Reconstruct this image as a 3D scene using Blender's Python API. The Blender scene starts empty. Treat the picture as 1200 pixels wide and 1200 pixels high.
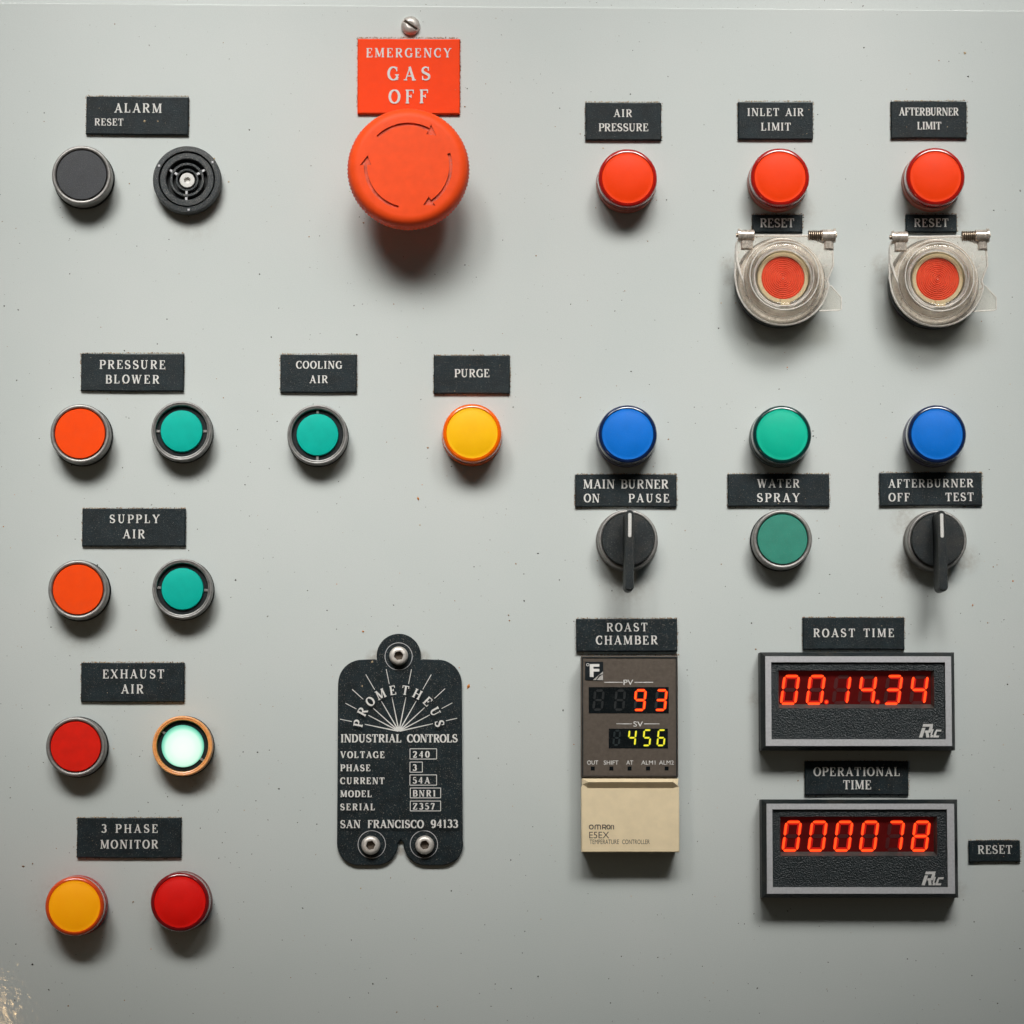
import bpy, bmesh, math, random
from mathutils import Vector, Matrix
random.seed(11)
PI = math.pi
K = 0.000414            # metres per photo pixel on the panel
S = bpy.context.scene
COL = S.collection

# ------------------------------------------------------------------ camera
CX, CY, CD = 540.0, 950.0, 4000.0      # camera foot on the panel and its distance (photo px)
def W(x, y, h=0.0):                    # panel coordinates (right, down, out) -> world
    return Vector(((x-600)*K, -h*K, 1.3+(600-y)*K))
cam_pos, cam_tgt = W(CX, CY, CD), W(600, 600, 0)
fwd = (cam_tgt-cam_pos); FPX = fwd.length/K; fwd.normalize()
right = fwd.cross(Vector((0, 0, 1))).normalized(); up = right.cross(fwd)
cd = bpy.data.cameras.new('camera'); cam = bpy.data.objects.new('camera', cd); COL.objects.link(cam)
cam.location = cam_pos
cam.rotation_euler = fwd.to_track_quat('-Z', 'Y').to_euler()
cd.sensor_width = 36; cd.lens = 36*FPX/1200.0; cd.clip_start = 0.05; cd.clip_end = 60
S.camera = cam
def at(u, v, h=0.0):
    """panel coordinates of the point at height h seen at photo pixel (u, v), with the local scale there"""
    d = fwd*FPX + right*(u-600) - up*(v-600)
    t = (cam_pos.y - (-h*K))/(-d.y)
    p = cam_pos + d*t
    return p.x/K+600, 600-(p.z-1.3)/K, t/K
# ------------------------------------------------------------------ light
wd = bpy.data.worlds.new('World'); S.world = wd; wd.use_nodes = True
wn = wd.node_tree.nodes; wl = wd.node_tree.links
bg = wn['Background']; bg.inputs[1].default_value = 0.18
tc = wn.new('ShaderNodeTexCoord'); sp = wn.new('ShaderNodeSeparateXYZ'); rp = wn.new('ShaderNodeValToRGB')
mr = wn.new('ShaderNodeMapRange'); mr.inputs[1].default_value = -1; mr.inputs[2].default_value = 1
wl.new(tc.outputs['Generated'], sp.inputs[0]); wl.new(sp.outputs[2], mr.inputs[0]); wl.new(mr.outputs[0], rp.inputs[0]); wl.new(rp.outputs[0], bg.inputs[0])
rp.color_ramp.elements[0].position = 0.25; rp.color_ramp.elements[0].color = (0.045, 0.064, 0.070, 1)
rp.color_ramp.elements[1].position = 0.95; rp.color_ramp.elements[1].color = (0.27, 0.32, 0.33, 1)
def area(name, pos, tgt, sx, sy, power, col):
    l = bpy.data.lights.new(name, 'AREA'); l.shape = 'RECTANGLE'; l.size = sx; l.size_y = sy; l.energy = power; l.color = col
    o = bpy.data.objects.new(name, l); COL.objects.link(o); o.location = pos
    o.rotation_euler = (tgt-pos).to_track_quat('-Z', 'Y').to_euler(); return o
# a row of louvred strip fixtures above and in front of the panel
LP, LSP, LY, LS = 0.408, 0.48, 418, 0.42
for lx, lw in ((-480, 1.32), (580, 1.0), (1640, 1.22)):
    lamp_o = area('ceiling_strip_light', W(lx, -1000, 1620), W(600+0.60*(lx-580), LY, 0), 0.44, LS, LP*lw, (1.0, 0.995, 0.96)); lamp_o.data.spread = LSP
pl = bpy.data.lights.new('warm_bulb', 'POINT'); pl.energy = 0.75; pl.shadow_soft_size = 0.013; pl.color = (1, 0.66, 0.32)
po = bpy.data.objects.new('warm_bulb', pl); COL.objects.link(po)
_b = 1900.0; po.location = W(-12-(540+12)*_b/CD, 1185+(1185-950)*_b/CD, _b)
S.view_settings.view_transform = 'Standard'; S.view_settings.look = 'None'
S.view_settings.exposure = 0; S.view_settings.gamma = 1; S.view_settings.use_curve_mapping = False
S.render.engine = 'CYCLES'; S.cycles.max_bounces = 8; S.cycles.transparent_max_bounces = 12

# ------------------------------------------------------------------ materials
MATS = {}
def nd(nt, kind, **kw):
    n = nt.nodes.new(kind)
    for k, v in kw.items():
        if k.startswith('i_'):
            key = k[2:]; n.inputs[int(key) if key.isdigit() else key].default_value = v
        else: setattr(n, k, v)
    return n
def mixc(nt, fac, a, b):
    m = nt.nodes.new('ShaderNodeMix'); m.data_type = 'RGBA'
    for s, v in ((0, fac), (6, a), (7, b)):
        if hasattr(v, 'links'): nt.links.new(v, m.inputs[s])
        else: m.inputs[s].default_value = (*v, 1) if isinstance(v, tuple) else v
    return m.outputs[2]
def mat(name, col, rough=0.5, metal=0.0, bump=0.0, bscale=2500, dust=0.0, dscale=2600, dcol=(0.42, 0.38, 0.33), vary=0.12, vscale=220,
        coat=0.0, emit=None, estr=0.0, spec=0.5, wear=0.0, sss=0.0, drange=(0.60, 0.74)):
    m = bpy.data.materials.new(name); m.use_nodes = True; nt = m.node_tree
    b = nt.nodes['Principled BSDF']; L = nt.links
    geo = nd(nt, 'ShaderNodeNewGeometry'); pos = geo.outputs['Position']
    n1 = nd(nt, 'ShaderNodeTexNoise', i_Scale=vscale, i_Detail=5.0); L.new(pos, n1.inputs['Vector'])
    r1 = nd(nt, 'ShaderNodeMapRange', i_1=0.3, i_2=0.7); L.new(n1.outputs[0], r1.inputs[0])
    c = mixc(nt, r1.outputs[0], tuple(x*(1-vary) for x in col), tuple(min(1, x*(1+vary)) for x in col))
    if wear:   # faint broad smudges of grime
        n3 = nd(nt, 'ShaderNodeTexNoise', i_Scale=90.0, i_Detail=8.0, i_Roughness=0.65); L.new(pos, n3.inputs['Vector'])
        r3 = nd(nt, 'ShaderNodeMapRange', i_1=0.5, i_2=0.75, i_4=wear); L.new(n3.outputs[0], r3.inputs[0])
        c = mixc(nt, r3.outputs[0], c, (0.23, 0.17, 0.12))
    if dust:
        n2 = nd(nt, 'ShaderNodeTexNoise', i_Scale=dscale, i_Detail=3.0, i_Roughness=0.6); L.new(pos, n2.inputs['Vector'])
        r2 = nd(nt, 'ShaderNodeMapRange', i_1=drange[0], i_2=drange[1], i_4=dust); L.new(n2.outputs[0], r2.inputs[0])
        c = mixc(nt, r2.outputs[0], c, dcol)
    L.new(c, b.inputs['Base Color'])
    rr = nd(nt, 'ShaderNodeMapRange', i_3=max(0.03, rough-0.08), i_4=min(1, rough+0.1)); L.new(n1.outputs[0], rr.inputs[0]); L.new(rr.outputs[0], b.inputs['Roughness'])
    b.inputs['Metallic'].default_value = metal; b.inputs['Specular IOR Level'].default_value = spec
    b.inputs['Coat Weight'].default_value = coat; b.inputs['Coat Roughness'].default_value = 0.12
    if sss:
        b.inputs['Subsurface Weight'].default_value = sss; b.inputs['Subsurface Radius'].default_value = (0.004, 0.003, 0.002); b.inputs['Subsurface Scale'].default_value = 0.6
    if bump:
        n4 = nd(nt, 'ShaderNodeTexNoise', i_Scale=bscale, i_Detail=3.0); L.new(pos, n4.inputs['Vector'])
        bp = nd(nt, 'ShaderNodeBump', i_Strength=bump, i_Distance=0.0006); L.new(n4.outputs[0], bp.inputs['Height']); L.new(bp.outputs[0], b.inputs['Normal'])
    if emit:
        b.inputs['Emission Color'].default_value = (*emit, 1); b.inputs['Emission Strength'].default_value = estr
    MATS[name] = m; return m
def emission(name, col, strength):
    m = bpy.data.materials.new(name); m.use_nodes = True; nt = m.node_tree; b = nt.nodes['Principled BSDF']
    b.inputs['Base Color'].default_value = (*[min(1, c*0.3) for c in col], 1); b.inputs['Roughness'].default_value = 0.35
    b.inputs['Emission Color'].default_value = (*col, 1); b.inputs['Emission Strength'].default_value = strength
    MATS[name] = m; return m

M_black = mat('label_black', (0.0060, 0.0130, 0.0165), 0.40, bump=0.40, bscale=2600, dust=0.42, dscale=1900, drange=(0.61, 0.71), vary=0.35, wear=0.03, spec=0.24)
M_labedge = mat('label_edge', (0.03, 0.034, 0.036), 0.5, dust=0.5, wear=0.3)
M_white = mat('engraved_white', (0.70, 0.68, 0.65), 0.6, bump=0.2, bscale=5000, vary=0.12, vscale=2600, wear=0.12)
M_orange = mat('orange_plate', (1.0, 0.055, 0.0), 0.5, bump=0.12, dust=0.10, dscale=3000, vary=0.05, spec=0.2)
M_stop = mat('stop_plastic', (0.98, 0.082, 0.012), 0.5, bump=0.15, bscale=3500, dust=0.10, dcol=(0.8, 0.3, 0.15), vary=0.06, spec=0.22, wear=0.03)
M_obtn = mat('orange_button', (1.0, 0.068, 0.0), 0.6, bump=0.12, bscale=4000, dust=0.07, vary=0.05, wear=0.06, spec=0.15)
M_rbtn = mat('red_button', (0.78, 0.012, 0.003), 0.6, bump=0.15, bscale=4000, dust=0.05, vary=0.07, spec=0.15)
M_kbtn = mat('black_button', (0.036, 0.038, 0.044), 0.55, bump=0.3, bscale=3500, dust=0.4, dscale=3500, vary=0.15)
M_gbtn = mat('green_button', (0.0, 0.44, 0.35), 0.55, bump=0.06, bscale=4000, dust=0.04, vary=0.06, spec=0.15)
M_mbtn = mat('muted_green_button', (0.018, 0.235, 0.165), 0.5, bump=0.15, bscale=4000, dust=0.3, dscale=3400, vary=0.08)
M_metal = mat('ring_metal', (0.31, 0.295, 0.28), 0.42, metal=0.55, bump=0.08, bscale=3000, dust=0.3, dcol=(0.2, 0.17, 0.14), vary=0.18, vscale=500)
M_dmetal = mat('dull_metal', (0.28, 0.27, 0.26), 0.42, metal=0.5, bump=0.1, bscale=3000, dust=0.25, dcol=(0.3, 0.27, 0.22), vary=0.2, vscale=500)
M_steel = mat('screw_steel', (0.68, 0.63, 0.58), 0.42, metal=0.45, bump=0.08, dust=0.3, dcol=(0.25, 0.18, 0.12), vary=0.15, vscale=700)
M_socket = mat('dirty_socket', (0.08, 0.058, 0.042), 0.6, metal=0.3, bump=0.4, vary=0.4, vscale=2500)
M_plast = mat('black_plastic', (0.010, 0.014, 0.016), 0.4, bump=0.2, bscale=3000, dust=0.35, vary=0.25, wear=0.08)
M_knob = mat('knob_plastic', (0.008, 0.0125, 0.0145), 0.42, bump=0.35, bscale=3000, dust=0.35, dscale=2000, vary=0.25, wear=0.12, spec=0.35)
M_cavity = mat('cavity_black', (0.004, 0.005, 0.006), 0.6)
M_buzz = mat('buzzer_plastic', (0.020, 0.026, 0.030), 0.42, bump=0.5, bscale=2600, dust=0.6, drange=(0.55, 0.72), dscale=2400, vary=0.3, wear=0.1)
M_cream = mat('cream_plastic', (0.62, 0.50, 0.29), 0.45, dust=0.15, dcol=(0.25, 0.16, 0.1), vary=0.1, vscale=900)
M_beige = mat('beige_plastic', (0.86, 0.70, 0.46), 0.42, bump=0.12, bscale=3500, vary=0.04)
M_brown = mat('brown_face', (0.105, 0.083, 0.066), 0.36, bump=0.15, bscale=4000, dust=0.18, vary=0.12, vscale=600)
M_print = mat('white_print', (0.72, 0.70, 0.67), 0.6)
M_dprint = mat('dark_print', (0.07, 0.05, 0.045), 0.6)
M_disp = mat('display_black', (0.006, 0.008, 0.009), 0.16, dust=0.10, dscale=2400, vary=0.2)
M_dispred = mat('display_red', (0.075, 0.004, 0.004), 0.16, dust=0.22, dscale=2600, dcol=(0.2, 0.05, 0.04), emit=(1, 0.01, 0.005), estr=0.02)  # faint even emission paints the digits' red glow on the window back
M_ghost = mat('unlit_segment', (0.014, 0.016, 0.017), 0.4)
M_frame = mat('timer_frame', (0.56, 0.555, 0.57), 0.42, metal=0.25, bump=0.1, bscale=3500, vary=0.08, vscale=900, wear=0.06)
M_tface = mat('timer_face', (0.010, 0.0155, 0.018), 0.36, bump=1.0, bscale=1350, vary=0.2)
M_thouse = mat('timer_housing', (0.008, 0.013, 0.015), 0.5, bump=0.3, bscale=2000, dust=0.2, spec=0.25, vary=0.2, wear=0.15)
M_logo = mat('emblem_silver', (0.68, 0.66, 0.64), 0.4, metal=0.2, vary=0.1)
M_gasket = mat('gasket_black', (0.007, 0.011, 0.013), 0.55, dust=0.1, vary=0.2, spec=0.25)
M_sticker = mat('sticker_black', (0.006, 0.010, 0.013), 0.35)
M_worn = mat('sticker_worn', (0.45, 0.43, 0.40), 0.5, vary=0.25, vscale=2000)
M_seg = emission('segment_core', (1.0, 0.062, 0.008), 1.75)
M_halo = emission('segment_glow', (0.8, 0.006, 0.0015), 0.48)  # dim emission painting the red glow round the lit segments
M_segy = emission('segment_yellow', (1.0, 0.80, 0.04), 0.95)
M_haloy = emission('segment_green', (0.30, 0.55, 0.02), 0.35)
M_amberring = mat('orange_collar', (1.0, 0.40, 0.13), 0.32, metal=0.0, bump=0.08, vary=0.15, vscale=700, coat=0.4)
LENS = {}
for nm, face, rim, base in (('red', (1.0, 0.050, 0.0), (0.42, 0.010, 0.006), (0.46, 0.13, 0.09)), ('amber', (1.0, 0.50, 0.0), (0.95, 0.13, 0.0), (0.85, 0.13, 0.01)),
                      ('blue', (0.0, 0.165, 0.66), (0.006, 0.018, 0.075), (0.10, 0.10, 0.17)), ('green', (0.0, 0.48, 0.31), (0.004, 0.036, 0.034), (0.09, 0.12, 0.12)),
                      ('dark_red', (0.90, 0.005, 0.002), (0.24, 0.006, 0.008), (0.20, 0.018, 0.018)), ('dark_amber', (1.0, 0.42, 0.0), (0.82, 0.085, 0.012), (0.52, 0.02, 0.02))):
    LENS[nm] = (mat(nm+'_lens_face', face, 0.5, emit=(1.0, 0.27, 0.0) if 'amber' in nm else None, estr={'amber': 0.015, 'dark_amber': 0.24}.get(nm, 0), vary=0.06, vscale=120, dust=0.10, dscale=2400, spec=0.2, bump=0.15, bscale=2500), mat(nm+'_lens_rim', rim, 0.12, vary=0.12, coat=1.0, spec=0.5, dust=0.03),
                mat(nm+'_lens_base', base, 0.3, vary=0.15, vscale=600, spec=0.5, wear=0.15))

def clear_plastic(name, tint, dirt, blend=0.22, lo=0.3, rough=0.10, dcol=(0.82, 0.72, 0.61)):
    m = bpy.data.materials.new(name); m.use_nodes = True; nt = m.node_tree; L = nt.links; nt.nodes.clear()
    out = nd(nt, 'ShaderNodeOutputMaterial'); geo = nd(nt, 'ShaderNodeNewGeometry')
    tr = nd(nt, 'ShaderNodeBsdfTransparent'); tr.inputs[0].default_value = (*tint, 1)
    gl = nd(nt, 'ShaderNodeBsdfGlossy', i_Roughness=rough); gl.inputs[0].default_value = (0.95, 0.93, 0.9, 1)
    df = nd(nt, 'ShaderNodeBsdfDiffuse'); df.inputs[0].default_value = (*dcol, 1)
    lw = nd(nt, 'ShaderNodeLayerWeight', i_Blend=blend)
    n = nd(nt, 'ShaderNodeTexNoise', i_Scale=420.0, i_Detail=7.0, i_Roughness=0.65); L.new(geo.outputs['Position'], n.inputs['Vector'])
    r = nd(nt, 'ShaderNodeMapRange', i_1=0.40, i_2=0.72, i_3=dirt*lo, i_4=dirt); L.new(n.outputs[0], r.inputs[0])
    n2 = nd(nt, 'ShaderNodeTexNoise', i_Scale=900.0, i_Detail=3.0); L.new(geo.outputs['Position'], n2.inputs['Vector'])
    bp = nd(nt, 'ShaderNodeBump', i_Strength=0.25, i_Distance=0.0005); L.new(n2.outputs[0], bp.inputs['Height']); L.new(bp.outputs[0], gl.inputs['Normal'])
    m1 = nd(nt, 'ShaderNodeMixShader'); L.new(lw.outputs['Fresnel'], m1.inputs[0]); L.new(tr.outputs[0], m1.inputs[1]); L.new(gl.outputs[0], m1.inputs[2])
    m2 = nd(nt, 'ShaderNodeMixShader'); L.new(r.outputs[0], m2.inputs[0]); L.new(m1.outputs[0], m2.inputs[1]); L.new(df.outputs[0], m2.inputs[2])
    L.new(m2.outputs[0], out.inputs[0]); MATS[name] = m; return m
M_clear = clear_plastic('clear_cover', (0.995, 0.985, 0.965), 0.17, 0.3, 0.3, 0.05)
M_plate = clear_plastic('cover_plate_clear', (0.98, 0.96, 0.93), 0.40, 0.3, 0.45, 0.06)
M_bead = clear_plastic('cover_edge_highlight', (0.97, 0.96, 0.94), 0.75, 0.3, 0.7, 0.2, (0.95, 0.91, 0.85))  # whitish, paints bright highlights along the edges of the clear cover
M_clear2 = clear_plastic('clear_tab', (0.97, 0.96, 0.94), 0.12)

def ringed_lens(name):
    m = bpy.data.materials.new(name); m.use_nodes = True; nt = m.node_tree; L = nt.links; b = nt.nodes['Principled BSDF']
    b.inputs['Roughness'].default_value = 0.35
    t = nd(nt, 'ShaderNodeNewGeometry'); n = nd(nt, 'ShaderNodeTexNoise', i_Scale=400.0, i_Detail=4.0); L.new(t.outputs['Position'], n.inputs['Vector'])
    L.new(mixc(nt, n.outputs[0], (0.72, 0.055, 0.02), (0.86, 0.14, 0.06)), b.inputs['Base Color']); return m
M_rlens = ringed_lens('grooved_red_lens')

def lit_cap(name):
    m = bpy.data.materials.new(name); m.use_nodes = True; nt = m.node_tree; L = nt.links; b = nt.nodes['Principled BSDF']
    b.inputs['Base Color'].default_value = (0.12, 0.22, 0.18, 1); b.inputs['Roughness'].default_value = 0.5
    t = nd(nt, 'ShaderNodeTexCoord'); v = nd(nt, 'ShaderNodeVectorMath', operation='MULTIPLY'); v.inputs[1].default_value = (1/K, 1/K, 0); L.new(t.outputs['Object'], v.inputs[0])
    v2 = nd(nt, 'ShaderNodeVectorMath', operation='SUBTRACT'); v2.inputs[1].default_value = (2.0, -1.5, 0); L.new(v.outputs[0], v2.inputs[0])
    ln = nd(nt, 'ShaderNodeVectorMath', operation='LENGTH'); L.new(v2.outputs[0], ln.inputs[0])
    r = nd(nt, 'ShaderNodeMapRange', i_1=0.0, i_2=26.0); L.new(ln.outputs['Value'], r.inputs[0])
    cr = nd(nt, 'ShaderNodeValToRGB'); L.new(r.outputs[0], cr.inputs[0]); e = cr.color_ramp.elements
    e[0].position = 0.0; e[0].color = (0.86, 0.83, 0.83, 1); e[1].position = 1.0; e[1].color = (0.01, 0.34, 0.22, 1)
    x = e.new(0.45); x.color = (0.80, 0.88, 0.81, 1); x = e.new(0.78); x.color = (0.60, 0.84, 0.70, 1); x = e.new(0.88); x.color = (0.22, 0.66, 0.47, 1)
    L.new(cr.outputs[0], b.inputs['Emission Color']); b.inputs['Emission Strength'].default_value = 1.0; return m
M_lit = lit_cap('lit_green_cap')

# panel paint: pale grey, faint orange peel, hairline specks, brown grime patches round some fittings
def panel_mat():
    m = bpy.data.materials.new('panel_paint'); m.use_nodes = True; nt = m.node_tree; L = nt.links; b = nt.nodes['Principled BSDF']
    geo = nd(nt, 'ShaderNodeNewGeometry'); pos = geo.outputs['Position']
    n1 = nd(nt, 'ShaderNodeTexNoise', i_Scale=14.0, i_Detail=6.0); L.new(pos, n1.inputs['Vector'])
    c = mixc(nt, n1.outputs[0], (0.530, 0.574, 0.555), (0.615, 0.630, 0.612))
    ng = nd(nt, 'ShaderNodeTexNoise', i_Scale=2100.0, i_Detail=2.0); L.new(pos, ng.inputs['Vector'])
    rg = nd(nt, 'ShaderNodeMapRange', i_1=0.3, i_2=0.7, i_3=0.0, i_4=1.0); L.new(ng.outputs[0], rg.inputs[0])
    cg = mixc(nt, rg.outputs[0], (0.93, 0.93, 0.93), (1.0, 1.0, 1.0))
    mm = nt.nodes.new('ShaderNodeMix'); mm.data_type = 'RGBA'; mm.blend_type = 'MULTIPLY'; mm.inputs[0].default_value = 1.0
    L.new(c, mm.inputs[6]); L.new(cg, mm.inputs[7]); c = mm.outputs[2]
    # specks
    for sc, lo, hi, amt, col in ((900.0, 0.76, 0.80, 0.75, (0.16, 0.14, 0.12)), (420.0, 0.785, 0.81, 0.8, (0.10, 0.085, 0.07))):
        n = nd(nt, 'ShaderNodeTexNoise', i_Scale=sc, i_Detail=1.0); L.new(pos, n.inputs['Vector'])
        r = nd(nt, 'ShaderNodeMapRange', i_1=lo, i_2=hi, i_4=amt); L.new(n.outputs[0], r.inputs[0]); c = mixc(nt, r.outputs[0], c, col)
    # grime
    acc = None
    for x, y, rad, a in GRIME:
        w = W(x, y)
        d = nd(nt, 'ShaderNodeVectorMath', operation='DISTANCE'); d.inputs[1].default_value = w; L.new(pos, d.inputs[0])
        r = nd(nt, 'ShaderNodeMapRange', interpolation_type='SMOOTHSTEP', i_1=rad*K*0.25, i_2=rad*K, i_3=a, i_4=0.0); L.new(d.outputs['Value'], r.inputs[0])
        if acc is None: acc = r.outputs[0]
        else:
            ad = nd(nt, 'ShaderNodeMath', operation='MAXIMUM'); L.new(acc, ad.inputs[0]); L.new(r.outputs[0], ad.inputs[1]); acc = ad.outputs[0]
    n = nd(nt, 'ShaderNodeTexNoise', i_Scale=330.0, i_Detail=7.0, i_Roughness=0.7); L.new(pos, n.inputs['Vector'])
    r = nd(nt, 'ShaderNodeMapRange', i_1=0.34, i_2=0.72); L.new(n.outputs[0], r.inputs[0])
    mu = nd(nt, 'ShaderNodeMath', operation='MULTIPLY'); L.new(acc, mu.inputs[0]); L.new(r.outputs[0], mu.inputs[1])
    c = mixc(nt, mu.outputs[0], c, (0.23, 0.17, 0.12))
    L.new(c, b.inputs['Base Color'])
    b.inputs['Roughness'].default_value = 0.5; b.inputs['Specular IOR Level'].default_value = 0.3
    nb = nd(nt, 'ShaderNodeTexNoise', i_Scale=330.0, i_Detail=3.0); L.new(pos, nb.inputs['Vector'])
    bp = nd(nt, 'ShaderNodeBump', i_Strength=0.07, i_Distance=0.0006); L.new(nb.outputs[0], bp.inputs['Height']); L.new(bp.outputs[0], b.inputs['Normal'])
    b.inputs['Coat Weight'].default_value = 0.2; b.inputs['Coat Roughness'].default_value = 0.05
    bc = nd(nt, 'ShaderNodeBump', i_Strength=0.10, i_Distance=0.0006); L.new(nb.outputs[0], bc.inputs['Height']); L.new(bc.outputs[0], b.inputs['Coat Normal'])
    return m
GRIME = [(857, 306, 18, 0.45), (859, 325, 14, 0.4), (1037, 306, 18, 0.5), (1041, 325, 14, 0.4), (1064, 664, 26, 0.6), (1131, 655, 24, 0.55), (1062, 610, 24, 0.5),
         (240, 905, 34, 0.5), (244, 862, 20, 0.4), (210, 735, 30, 0.3), (90, 1062, 62, 0.35), (212, 1056, 56, 0.35), (96, 738, 40, 0.25), (735, 680, 42, 0.4), (940, 245, 30, 0.35), (1120, 250, 26, 0.35),
         (883, 820, 14, 0.4), (1120, 1040, 14, 0.4), (225, 250, 40, 0.3), (735, 765, 70, 0.3), (440, 772, 14, 0.9), (494, 772, 14, 0.9), (470, 995, 8, 0.9)]

# ------------------------------------------------------------------ mesh helpers (local: x right, y up, z out of the panel, in px)
class MB:
    def __init__(s): s.bm = bmesh.new(); s.lift = 0.0
    def lathe(s, prof, seg=64, cx=0, cy=0, wob=None, close=False):
        rings = []
        for r, z in prof:
            if r < 1e-6: rings.append([s.bm.verts.new((cx, cy, z))]); continue
            ring = []
            for i in range(seg):
                a = 2*PI*i/seg; q = r*(1+(wob(a, r, z) if wob else 0))
                ring.append(s.bm.verts.new((cx+q*math.cos(a), cy+q*math.sin(a), z)))
            rings.append(ring)
        pairs = list(zip(rings, rings[1:])) + ([(rings[-1], rings[0])] if close else [])
        for A, B in pairs:
            for i in range(seg):
                j = (i+1) % seg
                if len(A) == 1 and len(B) == 1: continue
                if len(A) == 1: f = (A[0], B[j], B[i])[::-1] if False else (A[0], B[i], B[j])
                elif len(B) == 1: f = (A[i], B[0], A[j])
                else: f = (A[i], B[i], B[j], A[j])
                s.bm.faces.new(f)
        return s
    def prism(s, pts, z0, z1, bevel=0.0, bottom=True):
        """polygon (ccw) from z0 to z1 with a chamfered top edge"""
        n = len(pts)
        def inset(b):
            o = []
            for i in range(n):
                p, c, q = Vector(pts[i-1]), Vector(pts[i]), Vector(pts[(i+1) % n])
                d1 = (c-p).normalized(); d2 = (q-c).normalized(); n1 = Vector((-d1.y, d1.x)); n2 = Vector((-d2.y, d2.x))
                k = (n1+n2); k = k/max(0.35, k.dot(k))*2
                o.append(c+k*b)
            return o
        lv = [(pts, z0)] + ([(pts, z1-bevel), (inset(bevel), z1)] if bevel else [(pts, z1)])
        R = [[s.bm.verts.new((p[0], p[1], z)) for p in P] for P, z in lv]
        for A, B in zip(R, R[1:]):
            for i in range(n): s.bm.faces.new((A[i], A[(i+1) % n], B[(i+1) % n], B[i]))
        s.bm.faces.new(R[-1])
        if bottom: s.bm.faces.new(R[0][::-1])
        return s
    def box(s, x0, y0, x1, y1, z0, z1, bevel=0.0): return s.prism([(x0, y0), (x1, y0), (x1, y1), (x0, y1)], z0, z1, bevel)
    def frame(s, o, i, z0, z1, zi=None):
        """rectangular ring between rect o and rect i (x0,y0,x1,y1); inner wall goes down to zi"""
        zi = z0 if zi is None else zi
        c = lambda q, z: [s.bm.verts.new(v) for v in ((q[0], q[1], z), (q[2], q[1], z), (q[2], q[3], z), (q[0], q[3], z))]
        R = [c(o, z0), c(o, z1), c(i, z1), c(i, zi)]
        for A, B in zip(R, R[1:]):
            for k in range(4): s.bm.faces.new((A[k], A[(k+1) % 4], B[(k+1) % 4], B[k]))
        return s
    def ribbon(s, pts, w, z, cap=True):
        """flat stroke along pts; w a number or a list of widths; each stroke sits a hair above the one before"""
        s.lift += 0.012; z = z+s.lift
        P = [Vector(p) for p in pts]; n = len(P)
        ws = w if isinstance(w, (list, tuple)) else [w]*n
        closed = n > 3 and (P[0]-P[-1]).length < 1e-4
        L, Rr = [], []
        for i in range(n):
            if closed: a = P[i-1] if i > 0 else P[-2]; b = P[i+1] if i < n-1 else P[1]
            else: a = P[max(0, i-1)]; b = P[min(n-1, i+1)]
            d1 = (P[i]-a); d2 = (b-P[i])
            d1 = d1.normalized() if d1.length > 1e-9 else d2.normalized(); d2 = d2.normalized() if d2.length > 1e-9 else d1
            n1 = Vector((-d1.y, d1.x)); n2 = Vector((-d2.y, d2.x)); k = n1+n2
            k = k*(1/max(0.6, k.dot(k)/2)) if k.length > 1e-6 else n1
            k = k*0.5*ws[i]
            L.append(s.bm.verts.new((P[i].x+k.x, P[i].y+k.y, z))); Rr.append(s.bm.verts.new((P[i].x-k.x, P[i].y-k.y, z)))
        for i in range(n-1): s.bm.faces.new((Rr[i], Rr[i+1], L[i+1], L[i]))
        return s
    def poly(s, pts, z):
        s.lift += 0.012
        s.bm.faces.new([s.bm.verts.new((p[0], p[1], z+s.lift)) for p in pts]); return s
    def tube(s, path, r, seg=12, capped=True):
        rings = []
        n = len(path); P = [Vector(p) for p in path]
        for i in range(n):
            d = (P[min(n-1, i+1)]-P[max(0, i-1)]).normalized()
            u = d.cross(Vector((0, 0, 1)));  u = u.normalized() if u.length > 1e-3 else Vector((1, 0, 0))
            v = d.cross(u).normalized(); rr = r[i] if isinstance(r, (list, tuple)) else r
            rings.append([s.bm.verts.new(P[i]+u*rr*math.cos(2*PI*k/seg)+v*rr*math.sin(2*PI*k/seg)) for k in range(seg)])
        for A, B in zip(rings, rings[1:]):
            for k in range(seg): s.bm.faces.new((A[k], A[(k+1) % seg], B[(k+1) % seg], B[k]))
        if capped: s.bm.faces.new(rings[0][::-1]); s.bm.faces.new(rings[-1])
        return s
    def build(s, name, m, parent=None, smooth=True, angle=38, loc=None, recalc=True):
        if recalc: bmesh.ops.recalc_face_normals(s.bm, faces=s.bm.faces)
        me = bpy.data.meshes.new(name)
        bmesh.ops.scale(s.bm, vec=(K, K, K), verts=s.bm.verts)
        s.bm.to_mesh(me); s.bm.free()
        for q in (m if isinstance(m, (list, tuple)) else [m]): me.materials.append(q)
        if smooth and len(me.polygons):
            me.polygons.foreach_set('use_smooth', [True]*len(me.polygons)); me.set_sharp_from_angle(angle=math.radians(angle))
        o = bpy.data.objects.new(name, me); COL.objects.link(o)
        if parent: o.parent = parent
        return o
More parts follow.
